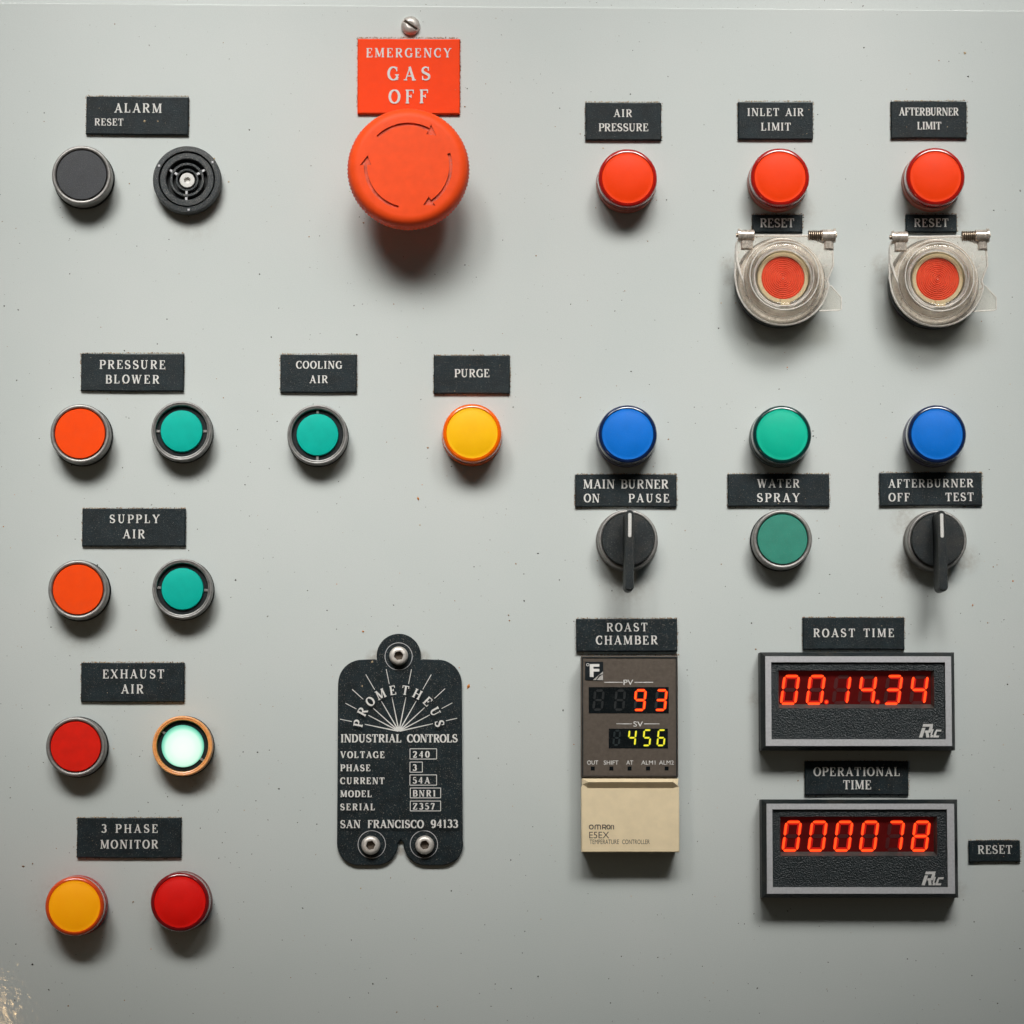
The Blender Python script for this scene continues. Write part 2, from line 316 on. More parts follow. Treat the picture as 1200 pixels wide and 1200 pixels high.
def round_poly(pts, rad, n=8):
    """round the corners of a ccw polygon; rad number or list"""
    out = []; N = len(pts)
    for i in range(N):
        p, c, q = Vector(pts[i-1]), Vector(pts[i]), Vector(pts[(i+1) % N]); r = rad[i] if isinstance(rad, (list, tuple)) else rad
        if r <= 0: out.append(tuple(c)); continue
        d1 = (p-c).normalized(); d2 = (q-c).normalized(); ang = d1.angle(d2); t = r/math.tan(ang/2)
        t = min(t, (p-c).length*0.499, (q-c).length*0.499); r2 = t*math.tan(ang/2)
        cc = c+(d1+d2).normalized()*(r2/math.sin(ang/2)); a0 = c+d1*t-cc; a1 = c+d2*t-cc
        s0 = math.atan2(a0.y, a0.x); s1 = math.atan2(a1.y, a1.x); da = (s1-s0+PI) % (2*PI)-PI
        for k in range(n+1): out.append((cc.x+r2*math.cos(s0+da*k/n), cc.y+r2*math.sin(s0+da*k/n)))
    return out
def circle(cx, cy, r, n=40, a0=0, a1=2*PI): return [(cx+r*math.cos(a0+(a1-a0)*i/n), cy+r*math.sin(a0+(a1-a0)*i/n)) for i in range(n+1)]

def place(o, u, v, h=0.0, roll=0.0):
    """stand o on the panel so that its axis at height h is seen at pixel (u, v)"""
    x, y, s = at(u, v, h)
    o.location = W(x, y, 0)
    o.rotation_euler = (Matrix.Rotation(PI/2, 4, 'X') @ Matrix.Rotation(math.radians(roll), 4, 'Z')).to_euler()
    o.scale = (s,)*3
def thing(name, label, cat, group=None):
    o = bpy.data.objects.new(name, None); o.empty_display_size = 0.01; COL.objects.link(o)
    o['label'] = label; o['category'] = cat
    if group: o['group'] = group
    return o
def copy_tree(o, label=None, group=None):
    def cp(q, par):
        c = q.copy(); COL.objects.link(c)
        if par: c.parent = par
        for ch in list(q.children): cp(ch, c)
        return c
    c = cp(o, None)
    if label: c['label'] = label
    if group: c['group'] = group
    return c
def swap_mat(root, old, new):
    for ch in root.children_recursive:
        if ch.type == 'MESH' and ch.data.materials and ch.data.materials[0] == old:
            ch.data = ch.data.copy(); ch.data.materials[0] = new

# ------------------------------------------------------------------ engraved serif letters (cap height 1)
T, t = 0.175, 0.085
def _arc(cx, cy, rx, ry, a0, a1, n=20):
    return [(cx+rx*math.cos(math.radians(a0+(a1-a0)*i/n)), cy+ry*math.sin(math.radians(a0+(a1-a0)*i/n))) for i in range(n+1)]
def _stem(x, y0=0.0, y1=1.0, w=T, s0=True, s1=True, sl=0.15):
    r = [([(x, y0), (x, y1)], w)]
    if s0: r.append(([(x-sl, y0+0.04), (x+sl, y0+0.04)], 0.08))
    if s1: r.append(([(x-sl, y1-0.04), (x+sl, y1-0.04)], 0.08))
    return r
def _ser(x, y, sl=0.15): return [([(x-sl, y), (x+sl, y)], 0.08)]
A_ = 'auto'
G = {}
G['A'] = (0.86, [([(0.13, 0), (0.44, 1)], t), ([(0.41, 1.0), (0.72, 0)], T), ([(0.22, 0.32), (0.62, 0.32)], t)] + _ser(0.12, .04, .12) + _ser(0.73, .04, .14))
G['B'] = (0.74, _stem(.18, sl=.12) + [([(.18, .96), (.40, .96)] + _arc(.40, .74, .22, .22, 90, -90, 14) + [(.18, .52)], A_), ([(.18, .52), (.42, .52)] + _arc(.42, .28, .25, .24, 90, -90, 14) + [(.18, .04)], A_)])
G['C'] = (0.78, [(_arc(.44, .5, .345, .465, 48, 312, 30), A_), ([(.675, .66), (.675, .97)], .075), ([(.675, .34), (.675, .16)], .05)])
G['D'] = (0.82, _stem(.18, sl=.12) + [([(.18, .96), (.36, .96)] + _arc(.36, .5, .36, .46, 90, -90, 20) + [(.18, .04)], A_)])
def _E(bot=True):
    r = _stem(.18, sl=.13) + [([(.18, .96), (.60, .96)], .08), ([(.60, .99), (.60, .74)], .075), ([(.18, .52), (.44, .52)], t), ([(.44, .40), (.44, .64)], .07)]
    if bot: r += [([(.18, .04), (.64, .04)], .08), ([(.645, 0.0), (.645, .27)], .075)]
    return r
G['E'] = (0.72, _E()); G['F'] = (0.68, _E(False))
G['G'] = (0.84, [(_arc(.44, .5, .345, .465, 48, 330, 30), A_), ([(.675, .66), (.675, .97)], .075)] + _stem(.70, 0.03, .44, .15, False, True, .14))
G['H'] = (0.92, _stem(.19) + _stem(.73) + [([(.19, .52), (.73, .52)], t)])
G['I'] = (0.40, _stem(.20))
G['K'] = (0.86, _stem(.19) + [([(.22, .42), (.66, .96)], t), ([(.36, .58), (.70, .03)], T)] + _ser(.66, .96) + _ser(.72, .04))
G['L'] = (0.70, _stem(.18) + [([(.18, .04), (.60, .04)], .08), ([(.61, 0), (.61, .30)], .075)])
G['M'] = (1.06, _stem(.16, w=t, s1=False, sl=.13) + _stem(.88, sl=.14) + [([(.18, 1), (.52, .06)], T), ([(.52, .06), (.84, 1)], t), ([(.04, .96), (.24, .96)], .08)])
G['N'] = (0.92, _stem(.17, w=t, s1=False, sl=.13) + _stem(.76, w=t, s0=False, sl=.14) + [([(.20, 1), (.74, 0.0)], T), ([(.04, .96), (.24, .96)], .08)])
G['O'] = (0.84, [(_arc(.42, .5, .335, .465, 0, 360, 40), A_)])
G['P'] = (0.72, _stem(.18) + [([(.18, .96), (.40, .96)] + _arc(.40, .71, .245, .25, 90, -90, 16) + [(.18, .46)], A_)])
G['R'] = (0.82, _stem(.18, sl=.13) + [([(.18, .96), (.40, .96)] + _arc(.40, .735, .23, .225, 90, -90, 16) + [(.18, .51)], A_), ([(.38, .51), (.68, .02)], T*.95), ([(.62, .04), (.79, .04)], .08)])
_S = _arc(.345, .735, .225, .225, 40, 215, 16) + [(.24, .56), (.345, .505), (.45, .45)] + _arc(.345, .265, .25, .225, 35, -145, 16)
G['S'] = (0.70, [(_S, [.085+.10*math.sin(PI*i/(len(_S)-1))**2 for i in range(len(_S))]), ([(.535, .70), (.535, .98)], .075), ([(.12, .02), (.12, .32)], .075)])
G['T'] = (0.78, _stem(.39, s1=False) + [([(.06, .96), (.72, .96)], .08), ([(.07, 1.0), (.07, .72)], .075), ([(.71, 1.0), (.71, .72)], .075)])
G['U'] = (0.90, [([(.20, .96), (.20, .36)] + _arc(.44, .34, .24, .305, 180, 360, 18) + [(.68, .96)], [T, T] + [T-(T-t)*i/18 for i in range(19)] + [t])] + _ser(.20, .96) + _ser(.68, .96, .14))
G['V'] = (0.86, [([(.14, .98), (.44, 0)], T), ([(.42, 0.0), (.74, .98)], t)] + _ser(.15, .96, .14) + _ser(.74, .96, .12))
G['W'] = (1.16, [([(.13, .98), (.36, 0)], T), ([(.35, 0.0), (.58, .96)], t), ([(.56, .98), (.80, 0)], T), ([(.79, 0.0), (1.04, .98)], t)] + _ser(.13, .96, .13) + _ser(.57, .96, .12) + _ser(1.04, .96, .12))
G['X'] = (0.84, [([(.14, .98), (.70, .02)], T), ([(.70, .98), (.14, .02)], t)] + _ser(.15, .96, .13) + _ser(.69, .96, .12) + _ser(.14, .04, .12) + _ser(.70, .04, .13))
G['Y'] = (0.84, _stem(.42, y1=.48, s1=False) + [([(.12, .98), (.42, .45)], T), ([(.72, .98), (.42, .45)], t)] + _ser(.13, .96, .13) + _ser(.72, .96, .12))
G['Z'] = (0.74, [([(.66, .96), (.10, .04)], T), ([(.12, .96), (.68, .96)], .08), ([(.08, .04), (.66, .04)], .08), ([(.12, 1), (.12, .74)], .075), ([(.66, 0), (.66, .27)], .075)])
G['0'] = (0.66, [(_arc(.33, .5, .25, .465, 0, 360, 36), A_)])
G['1'] = (0.46, _stem(.24, s1=False) + [([(.06, .84), (.24, .97)], t)])
G['2'] = (0.66, [(_arc(.32, .72, .22, .245, 165, -20, 16) + [(.42, .46), (.10, .06)], A_), ([(.08, .05), (.58, .05)], .13), ([(.58, 0), (.58, .26)], .07)])
G['3'] = (0.64, [(_arc(.30, .745, .20, .215, 150, -90, 18), A_), (_arc(.30, .285, .24, .245, 90, -155, 20), A_)])
G['4'] = (0.70, _stem(.46, s1=False, sl=.13) + [([(.46, .98), (.06, .30), (.64, .30)], t)])
G['5'] = (0.64, [([(.52, .95), (.14, .95)], .12), ([(.14, .98), (.12, .54)], .08), (_arc(.29, .31, .255, .27, 125, -150, 22), A_)])
G['7'] = (0.62, [([(.54, .95), (.24, 0)], T), ([(.06, .95), (.57, .95)], .12), ([(.07, .98), (.07, .72)], .07)])
G['9'] = (0.66, [(_arc(.32, .67, .22, .285, 0, 360, 26), A_), ([(.54, .67), (.52, .40)] + _arc(.30, .36, .22, .315, 0, -130, 14), A_)])
G[' '] = (0.5, [])
def _widths(pts, w):
    if w != A_: return w
    out = []
    for i in range(len(pts)):
        a = pts[max(0, i-1)]; b = pts[min(len(pts)-1, i+1)]; dx, dy = b[0]-a[0], b[1]-a[1]; q = math.hypot(dx, dy) or 1
        out.append(t+(T*1.08-t)*abs(dy)/q)
    return out
def put_glyph(mb, ch, z, f, hs, bold=1.0):
    for pts, w in G[ch][1]:
        ws = _widths(pts, w); ws = [q*hs*bold for q in ws] if isinstance(ws, list) else ws*hs*bold
        mb.ribbon([f(p) for p in pts], ws, z)
def serif(mb, text, x0, x1, yb, yt, z, bold=1.0):
    """text set in capitals between x0 and x1, from baseline yb to cap line yt"""
    H = yt-yb; pad0, pad1 = 0.04*H, 0.04*H
    nat = sum(G[c][0] for c in text)*H; n = len(text)-1; width = x1-x0
    sx = 1.0; gap = (width-nat)/max(1, n)
    if gap < 0.0*H: sx = width/nat; gap = 0
    x = x0
    for c in text:
        jx = random.uniform(-.015, .015)*H; jy = random.uniform(-.012, .012)*H
        put_glyph(mb, c, z, lambda p: (x+jx+p[0]*H*sx, yb+jy+p[1]*H), H, bold)
        x += G[c][0]*H*sx+gap
def sans(mb, text, x0, x1, yb, yt, z, weight=0.0):
    """built-in font fitted to a box"""
    cu = bpy.data.curves.new('t', 'FONT'); cu.body = text; cu.size = 1; cu.resolution_u = 4; cu.offset = weight
    ob = bpy.data.objects.new('t', cu); COL.objects.link(ob); bpy.context.view_layer.update()
    me = bpy.data.meshes.new_from_object(ob.evaluated_get(bpy.context.evaluated_depsgraph_get()))
    xs = [v.co.x for v in me.vertices]; ys = [v.co.y for v in me.vertices]
    a, b, c, d = min(xs), max(xs), min(ys), max(ys)
    vs = [mb.bm.verts.new((x0+(v.co.x-a)/(b-a)*(x1-x0), yb+(v.co.y-c)/(d-c)*(yt-yb), z)) for v in me.vertices]
    for p in me.polygons:
        try: mb.bm.faces.new([vs[i] for i in p.vertices])
        except ValueError: pass
    bpy.data.objects.remove(ob); bpy.data.curves.remove(cu); bpy.data.meshes.remove(me)

# ------------------------------------------------------------------ the panel
def panel():
    x0, x1 = -700, 1900
    prof = [(2300, -60), (2300, 0)]
    _, ytop, _ = at(600, 9, 0)
    r = 13
    prof.append((ytop+260, 0))
    prof += [(ytop, 0), (ytop-1.2, -.3), (ytop-34, -13.5), (ytop-40, -18), (ytop-42, -60)]
    mb = MB(); bm = mb.bm
    def yy(y, x): return y+((x-600)*0.0042 if y < 400 else 0)
    A = [bm.verts.new((x0-600, 600-yy(y, x0), z)) for y, z in prof]; B = [bm.verts.new((x1-600, 600-yy(y, x1), z)) for y, z in prof]
    n = len(prof)
    for i in range(n): j = (i+1) % n; bm.faces.new((A[i], B[i], B[j], A[j]))
    bm.faces.new(A[::-1]); bm.faces.new(B)
    o = mb.build('control_panel', panel_mat(), None, angle=25)
    o.location = W(600, 600, 0); o.rotation_euler = (PI/2, 0, 0)
    o['label'] = 'pale grey painted metal control panel, speckled with dust, carrying every button and label'; o['category'] = 'control panel'
panel()

# ------------------------------------------------------------------ label plates
EDGES = []      # label outlines in panel px for the dust along them
def label_plate(rect, lines, label, m=None, depth=5, roll=0.0, bold=1.0, name='engraved_label', group='engraved black labels on the panel'):
    x0, y0, x1, y1 = rect; m = m or M_black
    r = thing(name, label, 'label', group)
    cx, cy = (x0+x1)/2, (y0+y1)/2; w, h = (x1-x0)/2, (y1-y0)/2
    sag = random.uniform(-.5, .5)
    # outline with slightly uneven hand-cut edges
    pts = []
    for (ax, ay), (bx, by) in (((-w, -h), (w, -h)), ((w, -h), (w, h)), ((w, h), (-w, h)), ((-w, h), (-w, -h))):
        n = 10
        for i in range(n):
            f = i/n; b = sag*math.sin(PI*f); k = random.uniform(-.09, .09)
            if ay == by: pts.append((ax+(bx-ax)*f, ay+b+k))
            else: pts.append((ax+k, ay+(by-ay)*f))
    MB().prism(pts, 0.2, depth, 1.3).build('plate', m, r, angle=20)
    mb = MB()
    for ln in lines:
        tx, a, b, c, d = ln[:5]
        serif(mb, tx, a-cx, b-cx, cy-d, cy-c, depth+0.05, bold)
    mb.build('lettering', M_white, r, smooth=False)
    place(r, cx, cy, depth, roll)
    EDGES.append((x0, y0, x1, y1)); return r
B_ = label_plate
B_((101, 113, 221, 158), [('ALARM', 134, 189.5, 121, 132), ('RESET', 111, 145, 139.3, 147.7)], 'wide black label reading ALARM with a smaller RESET at lower left', roll=-0.3)
B_((686, 120, 775, 164.5), [('AIR', 719, 741, 128, 137), ('PRESSURE', 701.3, 760, 144.8, 154.1)], 'black label reading AIR PRESSURE above a red lamp')
B_((864.8, 119.2, 952.8, 163.5), [('INLET AIR', 875.5, 942, 126.7, 136), ('LIMIT', 891.5, 926.7, 144, 153.3)], 'black label reading INLET AIR LIMIT above a red lamp')
B_((1044, 118.6, 1133, 162.4), [('AFTERBURNER', 1053.6, 1123.5, 126, 135.4), ('LIMIT', 1074.6, 1103, 143, 152)], 'black label reading AFTERBURNER LIMIT above a red lamp')
B_((881.4, 251.5, 940.5, 272.5), [('RESET', 890.4, 931, 256, 266.5)], 'small black RESET label under the inlet air limit lamp')
B_((1061.4, 251, 1121.4, 272), [('RESET', 1071, 1111.8, 256, 266)], 'small black RESET label under the afterburner limit lamp')
B_((95, 414.3, 215.4, 458.4), [('PRESSURE', 116.4, 194, 422, 432.4), ('BLOWER', 123.6, 187, 439.4, 449.6)], 'black label reading PRESSURE BLOWER above an orange and a green button', roll=-0.2)
B_((328.5, 415.2, 418, 460), [('COOLING', 346.7, 400.8, 423, 432), ('AIR', 362.7, 384.5, 440, 449)], 'black label reading COOLING AIR above a single green button')
B_((508.3, 416.5, 597.6, 461.6), [('PURGE', 532.5, 573.9, 432.5, 442.1)], 'black label reading PURGE above a yellow lamp', roll=0.1)
B_((96.4, 596, 217.4, 640.4), [('SUPPLY', 128, 187, 603, 613), ('AIR', 144, 170, 620.6, 631)], 'black label reading SUPPLY AIR above an orange and a green button')
B_((95, 776.7, 216, 822.5), [('EXHAUST', 120, 192.5, 784.6, 795), ('AIR', 142, 168.5, 802, 812.7)], 'black label reading EXHAUST AIR above a red and a lit button')
B_((90.3, 958.5, 212.3, 1005.3), [('3 PHASE', 118.5, 185, 966, 976), ('MONITOR', 117.4, 185.5, 984.3, 994.4)], 'black label reading 3 PHASE MONITOR above an amber and a red lamp')
B_((674, 556, 793, 594.4), [('MAIN BURNER', 683.5, 783.5, 562, 572.5), ('ON', 684, 702.7, 578.8, 588.8), ('PAUSE', 736.5, 784.4, 578.8, 588.8)], 'black label reading MAIN BURNER, ON and PAUSE above a selector knob')
B_((852.8, 555.5, 972, 593.7), [('WATER', 887.3, 937.2, 561.4, 571.4), ('SPRAY', 886.8, 937.2, 578, 588.4)], 'black label reading WATER SPRAY between a green lamp and a green button')
B_((1030.7, 554, 1150.9, 593), [('AFTERBURNER', 1041, 1141, 561.4, 571.2), ('OFF', 1041, 1066, 577.6, 587.5), ('TEST', 1107.5, 1141, 577.6, 587.5)], 'black label reading AFTERBURNER, OFF and TEST above a selector knob', roll=0.4)
B_((675.3, 725, 793.7, 763.5), [('ROAST', 710.6, 759, 730, 740), ('CHAMBER', 698, 770.8, 745, 755.3)], 'black label reading ROAST CHAMBER on top of the temperature controller', depth=7, roll=0.2)
B_((940.7, 723.8, 1060, 761.4), [('ROAST TIME', 953, 1048, 736.7, 746.6)], 'black label reading ROAST TIME above the upper red counter')
B_((943, 892.4, 1064.7, 932), [('OPERATIONAL', 953.3, 1054.8, 899, 909.4), ('TIME', 987.7, 1021, 914.4, 925)], 'black label reading OPERATIONAL TIME between the two counters')
B_((1135.4, 985, 1195.6, 1010.4), [('RESET', 1145.6, 1186.3, 990.5, 1000.5)], 'small black RESET label at the right of the lower counter', roll=0.4)
B_((419, 44.8, 539, 134), [('EMERGENCY', 428.7, 528.7, 56, 67), ('GAS', 453.7, 504.6, 78, 94.3), ('OFF', 455.6, 502.4, 105.4, 121.8)], 'orange label reading EMERGENCY GAS OFF above the stop button', M_orange, 5, 0, 1.0, 'warning_label', None)

# ------------------------------------------------------------------ pilot lamps
def make_lamp(kind, label):
    fm, rm, bm_ = LENS[kind]
    r = thing('pilot_lamp', label, 'lamp', 'round pilot lamps on the panel')
    MB().lathe([(0, 0.3), (35.6, 0.3), (35.6, 3), (35.2, 4), (35.2, 14), (34, 15.2), (30, 15.2)], 72).build('base_ring', bm_, r)
    pr = [(33.6, 14.5), (34.6, 16.2), (35.0, 17.5), (34.9, 31)] + [(30.6+4.2*math.cos(a), 33.5+5.0*math.sin(a)) for a in [PI/2*k/7 for k in range(8)]] + [(30.4, 38.2), (30.2, 37.4)]
    ln = MB().lathe(pr, 72).build('lens', rm, r)
    fp = [(30.2, 37.2), (29.6, 38.0)] + [(29.2*k/8, 37.9+3.2*(1-(k/8)**2.5)) for k in range(8, -1, -1)]
    MB().lathe(fp, 72).build('lens_face', fm, ln)
    return r
LAMPS = {}
def lamp(kind, u, v, label):
    if kind not in LAMPS: o = LAMPS[kind] = make_lamp(kind, label)
    else: o = copy_tree(LAMPS[kind], label)
    place(o, u, v, 38, random.uniform(-20, 20)); return o
lamp('red', 735.6, 208.5, 'glossy red lamp under the AIR PRESSURE label')
lamp('red', 914.2, 207.5, 'glossy red lamp between the INLET AIR LIMIT and RESET labels')
lamp('red', 1096.5, 207, 'glossy red lamp between the AFTERBURNER LIMIT and RESET labels')
lamp('amber', 553.3, 507.5, 'bright yellow lamp with orange rim under the PURGE label')
lamp('blue', 735.5, 508.8, 'blue lamp above the MAIN BURNER label')
lamp('green', 916.6, 509.3, 'green lamp with dark rim above the WATER SPRAY label')
lamp('blue', 1098.2, 508.8, 'blue lamp above the AFTERBURNER OFF TEST label')
lamp('dark_amber', 87.2, 1062, 'amber lamp under the 3 PHASE MONITOR label at far left')
lamp('dark_red', 210.8, 1057.2, 'dark red lamp at lower right of the 3 PHASE MONITOR label')

# ------------------------------------------------------------------ push buttons
def make_button(m, label):
    r = thing('push_button', label, 'button', 'metal rimmed push buttons')
    MB().lathe([(0, .3), (36, .3), (36, 2.5), (35, 3.5), (34.5, 3.6), (34.5, 7)]).build('collar', M_plast, r)
    MB().lathe([(34.2, 5.5), (34.9, 7), (34.9, 26)] + [(32.6+2.3*math.cos(a), 27.2+2.3*math.sin(a)) for a in [PI/2*k/5 for k in range(6)]] + [(31.4, 29.4), (30.5, 28.6), (30.0, 26), (30.0, 16), (0, 16)], 72).build('bezel', M_metal, r)
    MB().lathe([(29.3, 16.5), (29.3, 28.6), (28.7, 29.3), (20, 29.5), (0, 29.6)], 72).build('button_cap', m, r)
    return r
def make_lit_button(m, label, rim=None, tabs=20):
    r = thing('lighted_push_button', label, 'button', 'green lighted push buttons')
    rim = rim or M_dmetal
    MB().lathe([(0, .3), (36, .3), (36, 2.5), (35, 3.5), (34.5, 3.6), (34.5, 7)]).build('collar', M_plast, r)
    MB().lathe([(34.2, 5.5), (35.3, 7), (35.3, 23)] + [(33.6+1.7*math.cos(a), 24+1.9*math.sin(a)) for a in [PI/2*k/5 for k in range(6)]] + [(32.6, 25.6), (32.0, 24.8), (31.5, 25.6), (30.6, 25.2), (30.0, 23.5), (29.8, 14)], 72).build('bezel', rim, r)
    g = MB().lathe([(29.8, 15), (29.4, 20.0), (25.0, 20.0), (24.8, 12), (0, 12)], 72).build('inner_ring', M_gasket, r)
    for a in (160+tabs, 340+tabs):
        mb = MB(); mb.box(25.2, -1.6, 30.0, 1.6, 20.1, 21.6, .5); o = mb.build('tab', M_dmetal, g); o.rotation_euler = (0, 0, math.radians(a))
    MB().lathe([(24.6, 12.2), (24.6, 22.5), (24.0, 23.6), (20, 24.4), (12, 25.0), (0, 25.2)], 72).build('button_cap', m, r)
    return r
o = make_button(M_obtn, 'orange push button with grey rim at lower left of the PRESSURE BLOWER label'); place(o, 93.7, 508.2, 29); first = o
for m, u, v, lb in ((M_obtn, 91.2, 691, 'orange push button with grey rim at lower left of the SUPPLY AIR label'),
                    (M_rbtn, 88.6, 875, 'red push button with grey rim at lower left of the EXHAUST AIR label'),
                    (M_kbtn, 95.6, 205, 'black push button with grey rim under the ALARM label'),
                    (M_mbtn, 917, 632, 'dusty dull green push button under the WATER SPRAY label')):
    q = copy_tree(first, lb); swap_mat(q, M_obtn, m); place(q, u, v, 29, random.uniform(0, 90))
o = make_lit_button(M_gbtn, 'unlit green button in a black ring at lower right of the PRESSURE BLOWER label'); place(o, 212.6, 505, 25); firstl = o
q = copy_tree(firstl, 'unlit green button in a black ring at lower right of the SUPPLY AIR label'); place(q, 213.6, 690, 25, -3)
q = copy_tree(firstl, 'unlit green button in a black ring under the COOLING AIR label'); place(q, 371.9, 509.3, 25, -90)
q = make_lit_button(M_lit, 'glowing white green button in an orange rim under the EXHAUST AIR label', M_amberring); place(q, 213.7, 874.2, 25, -35)

# ------------------------------------------------------------------ buzzer
def buzzer():
    r = thing('alarm_buzzer', 'round black buzzer with slotted concentric rings under the ALARM label', 'buzzer')
    MB().lathe([(0, .4), (39.4, .4), (40, 2), (40, 15), (38.5, 18), (33.6, 18.6), (32.9, 17.8), (32.9, 6), (0, 6)], 80).build('housing', M_buzz, r)
    g = MB().lathe([(31.8, 6), (31.8, 16), (31.0, 17.2), (25.2, 17.4), (24.2, 16.6), (24.0, 6.5), (0, 6.5)], 80).build('grille', M_buzz, r)
    MB().lathe([(23.9, 7), (0, 7)], 60).build('cavity', M_cavity, g)
    for ra, rb, z in ((20.2, 17.0, 15.5), (13.4, 11.0, 14.0)):
        MB().lathe([(ra, 7.2), (ra, z-.6), (ra-.5, z), (rb+.5, z), (rb, z-.6), (rb, 7.2)], 60).build('grille_ring', M_buzz, g)
    mb = MB()
    for a in (148, 28, 266):
        c, s = math.cos(math.radians(a)), math.sin(math.radians(a))
        for q0, q1 in ((13.2, 17.2), (20.0, 24.4)):
            mb.prism([(q0*c+1.3*s, q0*s-1.3*c), (q1*c+1.3*s, q1*s-1.3*c), (q1*c-1.3*s, q1*s+1.3*c), (q0*c-1.3*s, q0*s+1.3*c)], 7.5, 14.4)
    mb.build('spokes', M_frame, g)
    MB().lathe([(8.8, 7.2), (8.8, 11.5), (8.2, 12.2), (3.9, 12.2), (3.4, 11.5), (3.4, 8), (0, 8)], 40).build('centre_disc', M_white, r)
    for a in (152, 32, 272):
        mb = MB(); c, s = math.cos(math.radians(a)), math.sin(math.radians(a)); mb.box(36.2*c-1.3, 36.2*s-1.3, 36.2*c+1.3, 36.2*s+1.3, 18.0, 18.9, .3); mb.build('mark', M_frame, r)
    place(r, 219.0, 210.3, 17, 2)
buzzer()

# ------------------------------------------------------------------ emergency stop
M_groove = mat('stop_groove', (0.70, 0.075, 0.02), 0.7, dust=0.6, dcol=(0.5, 0.3, 0.25), drange=(0.5, 0.7), vary=0.3)  # darker than the head to paint in groove shade, plus dust specks
def estop():
    r = thing('emergency_stop_button', 'large orange mushroom stop button with three turning arrows', 'emergency stop')
    MB().lathe([(0, .3), (44, .3), (44, 5), (42, 8), (38, 9), (38, 42), (0, 42)]).build('stem', M_plast, r)
    prof = [(0, 44), (40, 44), (58, 50), (67, 57), (70.2, 62), (71.2, 66), (71.4, 72), (70.6, 77)]
    prof += [(58+12.6*math.cos(a), 77+13.6*math.sin(a)) for a in [PI/2*k/9 for k in range(1, 10)]] + [(40, 91.2), (20, 91.6), (0, 91.7)]
    seg = 288
    wob = lambda a, rr, z: (0.0075*math.cos(96*a) if 60 < z < 79 else 0.0)
    head = MB().lathe(prof, seg, wob=wob).build('mushroom_head', M_stop, r, angle=30)
    # arrows pressed into the face
    cut = MB()
    def arrow(a0, a1):   # from tail angle to tip angle, clockwise in the picture
        rin, rout = 47.8, 51.6; n = 22; d = -1
        tip = a1; neck = a1+13.0
        pts = [(rout*math.cos(math.radians(a0+(neck-a0)*i/n)), rout*math.sin(math.radians(a0+(neck-a0)*i/n))) for i in range(n+1)]
        P = lambda rr, an: (rr*math.cos(math.radians(an)), rr*math.sin(math.radians(an)))
        pts += [P(56.5, neck+1), P(49.0, tip), P(43.2, neck)]
        pts += [(rin*math.cos(math.radians(neck+(a0-neck)*i/n)), rin*math.sin(math.radians(neck+(a0-neck)*i/n))) for i in range(n+1)]
        cut.prism(pts[::-1], 88.4, 99)
    arrow(136, 48); arrow(18, -69); arrow(-103, -195)
    co = cut.build('cutter', M_groove, None)
    md = head.modifiers.new('b', 'BOOLEAN'); md.operation = 'DIFFERENCE'; md.object = co; md.solver = 'EXACT'; md.material_mode = 'TRANSFER'
    head.parent = None
    bpy.context.view_layer.update()
    me = bpy.data.meshes.new_from_object(head.evaluated_get(bpy.context.evaluated_depsgraph_get()))
    head.modifiers.clear(); head.data = me; bpy.data.objects.remove(co)
    me.polygons.foreach_set('use_smooth', [True]*len(me.polygons)); me.set_sharp_from_angle(angle=math.radians(30))
    head.parent = r
    place(r, 478.6, 198.2, 72)
estop()

# ------------------------------------------------------------------ slotted screw over the orange label
def slotted_screw():
    r = thing('slotted_screw', 'small steel slotted screw above the orange warning label', 'screw')
    mb = MB().lathe([(0, .3), (11, .3), (11, 3.5), (10.6, 5), (8.5, 7.4), (5, 8.8), (0, 9.3)], 40)
    h = mb.build('screw_head', M_steel, r)
    cut = MB().box(-14, -1.7, 14, 1.7, 5.2, 14).build('c', M_socket)
    md = h.modifiers.new('b', 'BOOLEAN'); md.object = cut; md.solver = 'EXACT'; h.parent = None
    bpy.context.view_layer.update(); me = bpy.data.meshes.new_from_object(h.evaluated_get(bpy.context.evaluated_depsgraph_get()))
    h.modifiers.clear(); h.data = me; h.parent = r; bpy.data.objects.remove(cut)
    MB().box(-9.3, -1.55, 9.3, 1.55, 4.9, 5.35).build('slot', M_socket, r)
    place(r, 481, 29.5, 5, -34)
slotted_screw()

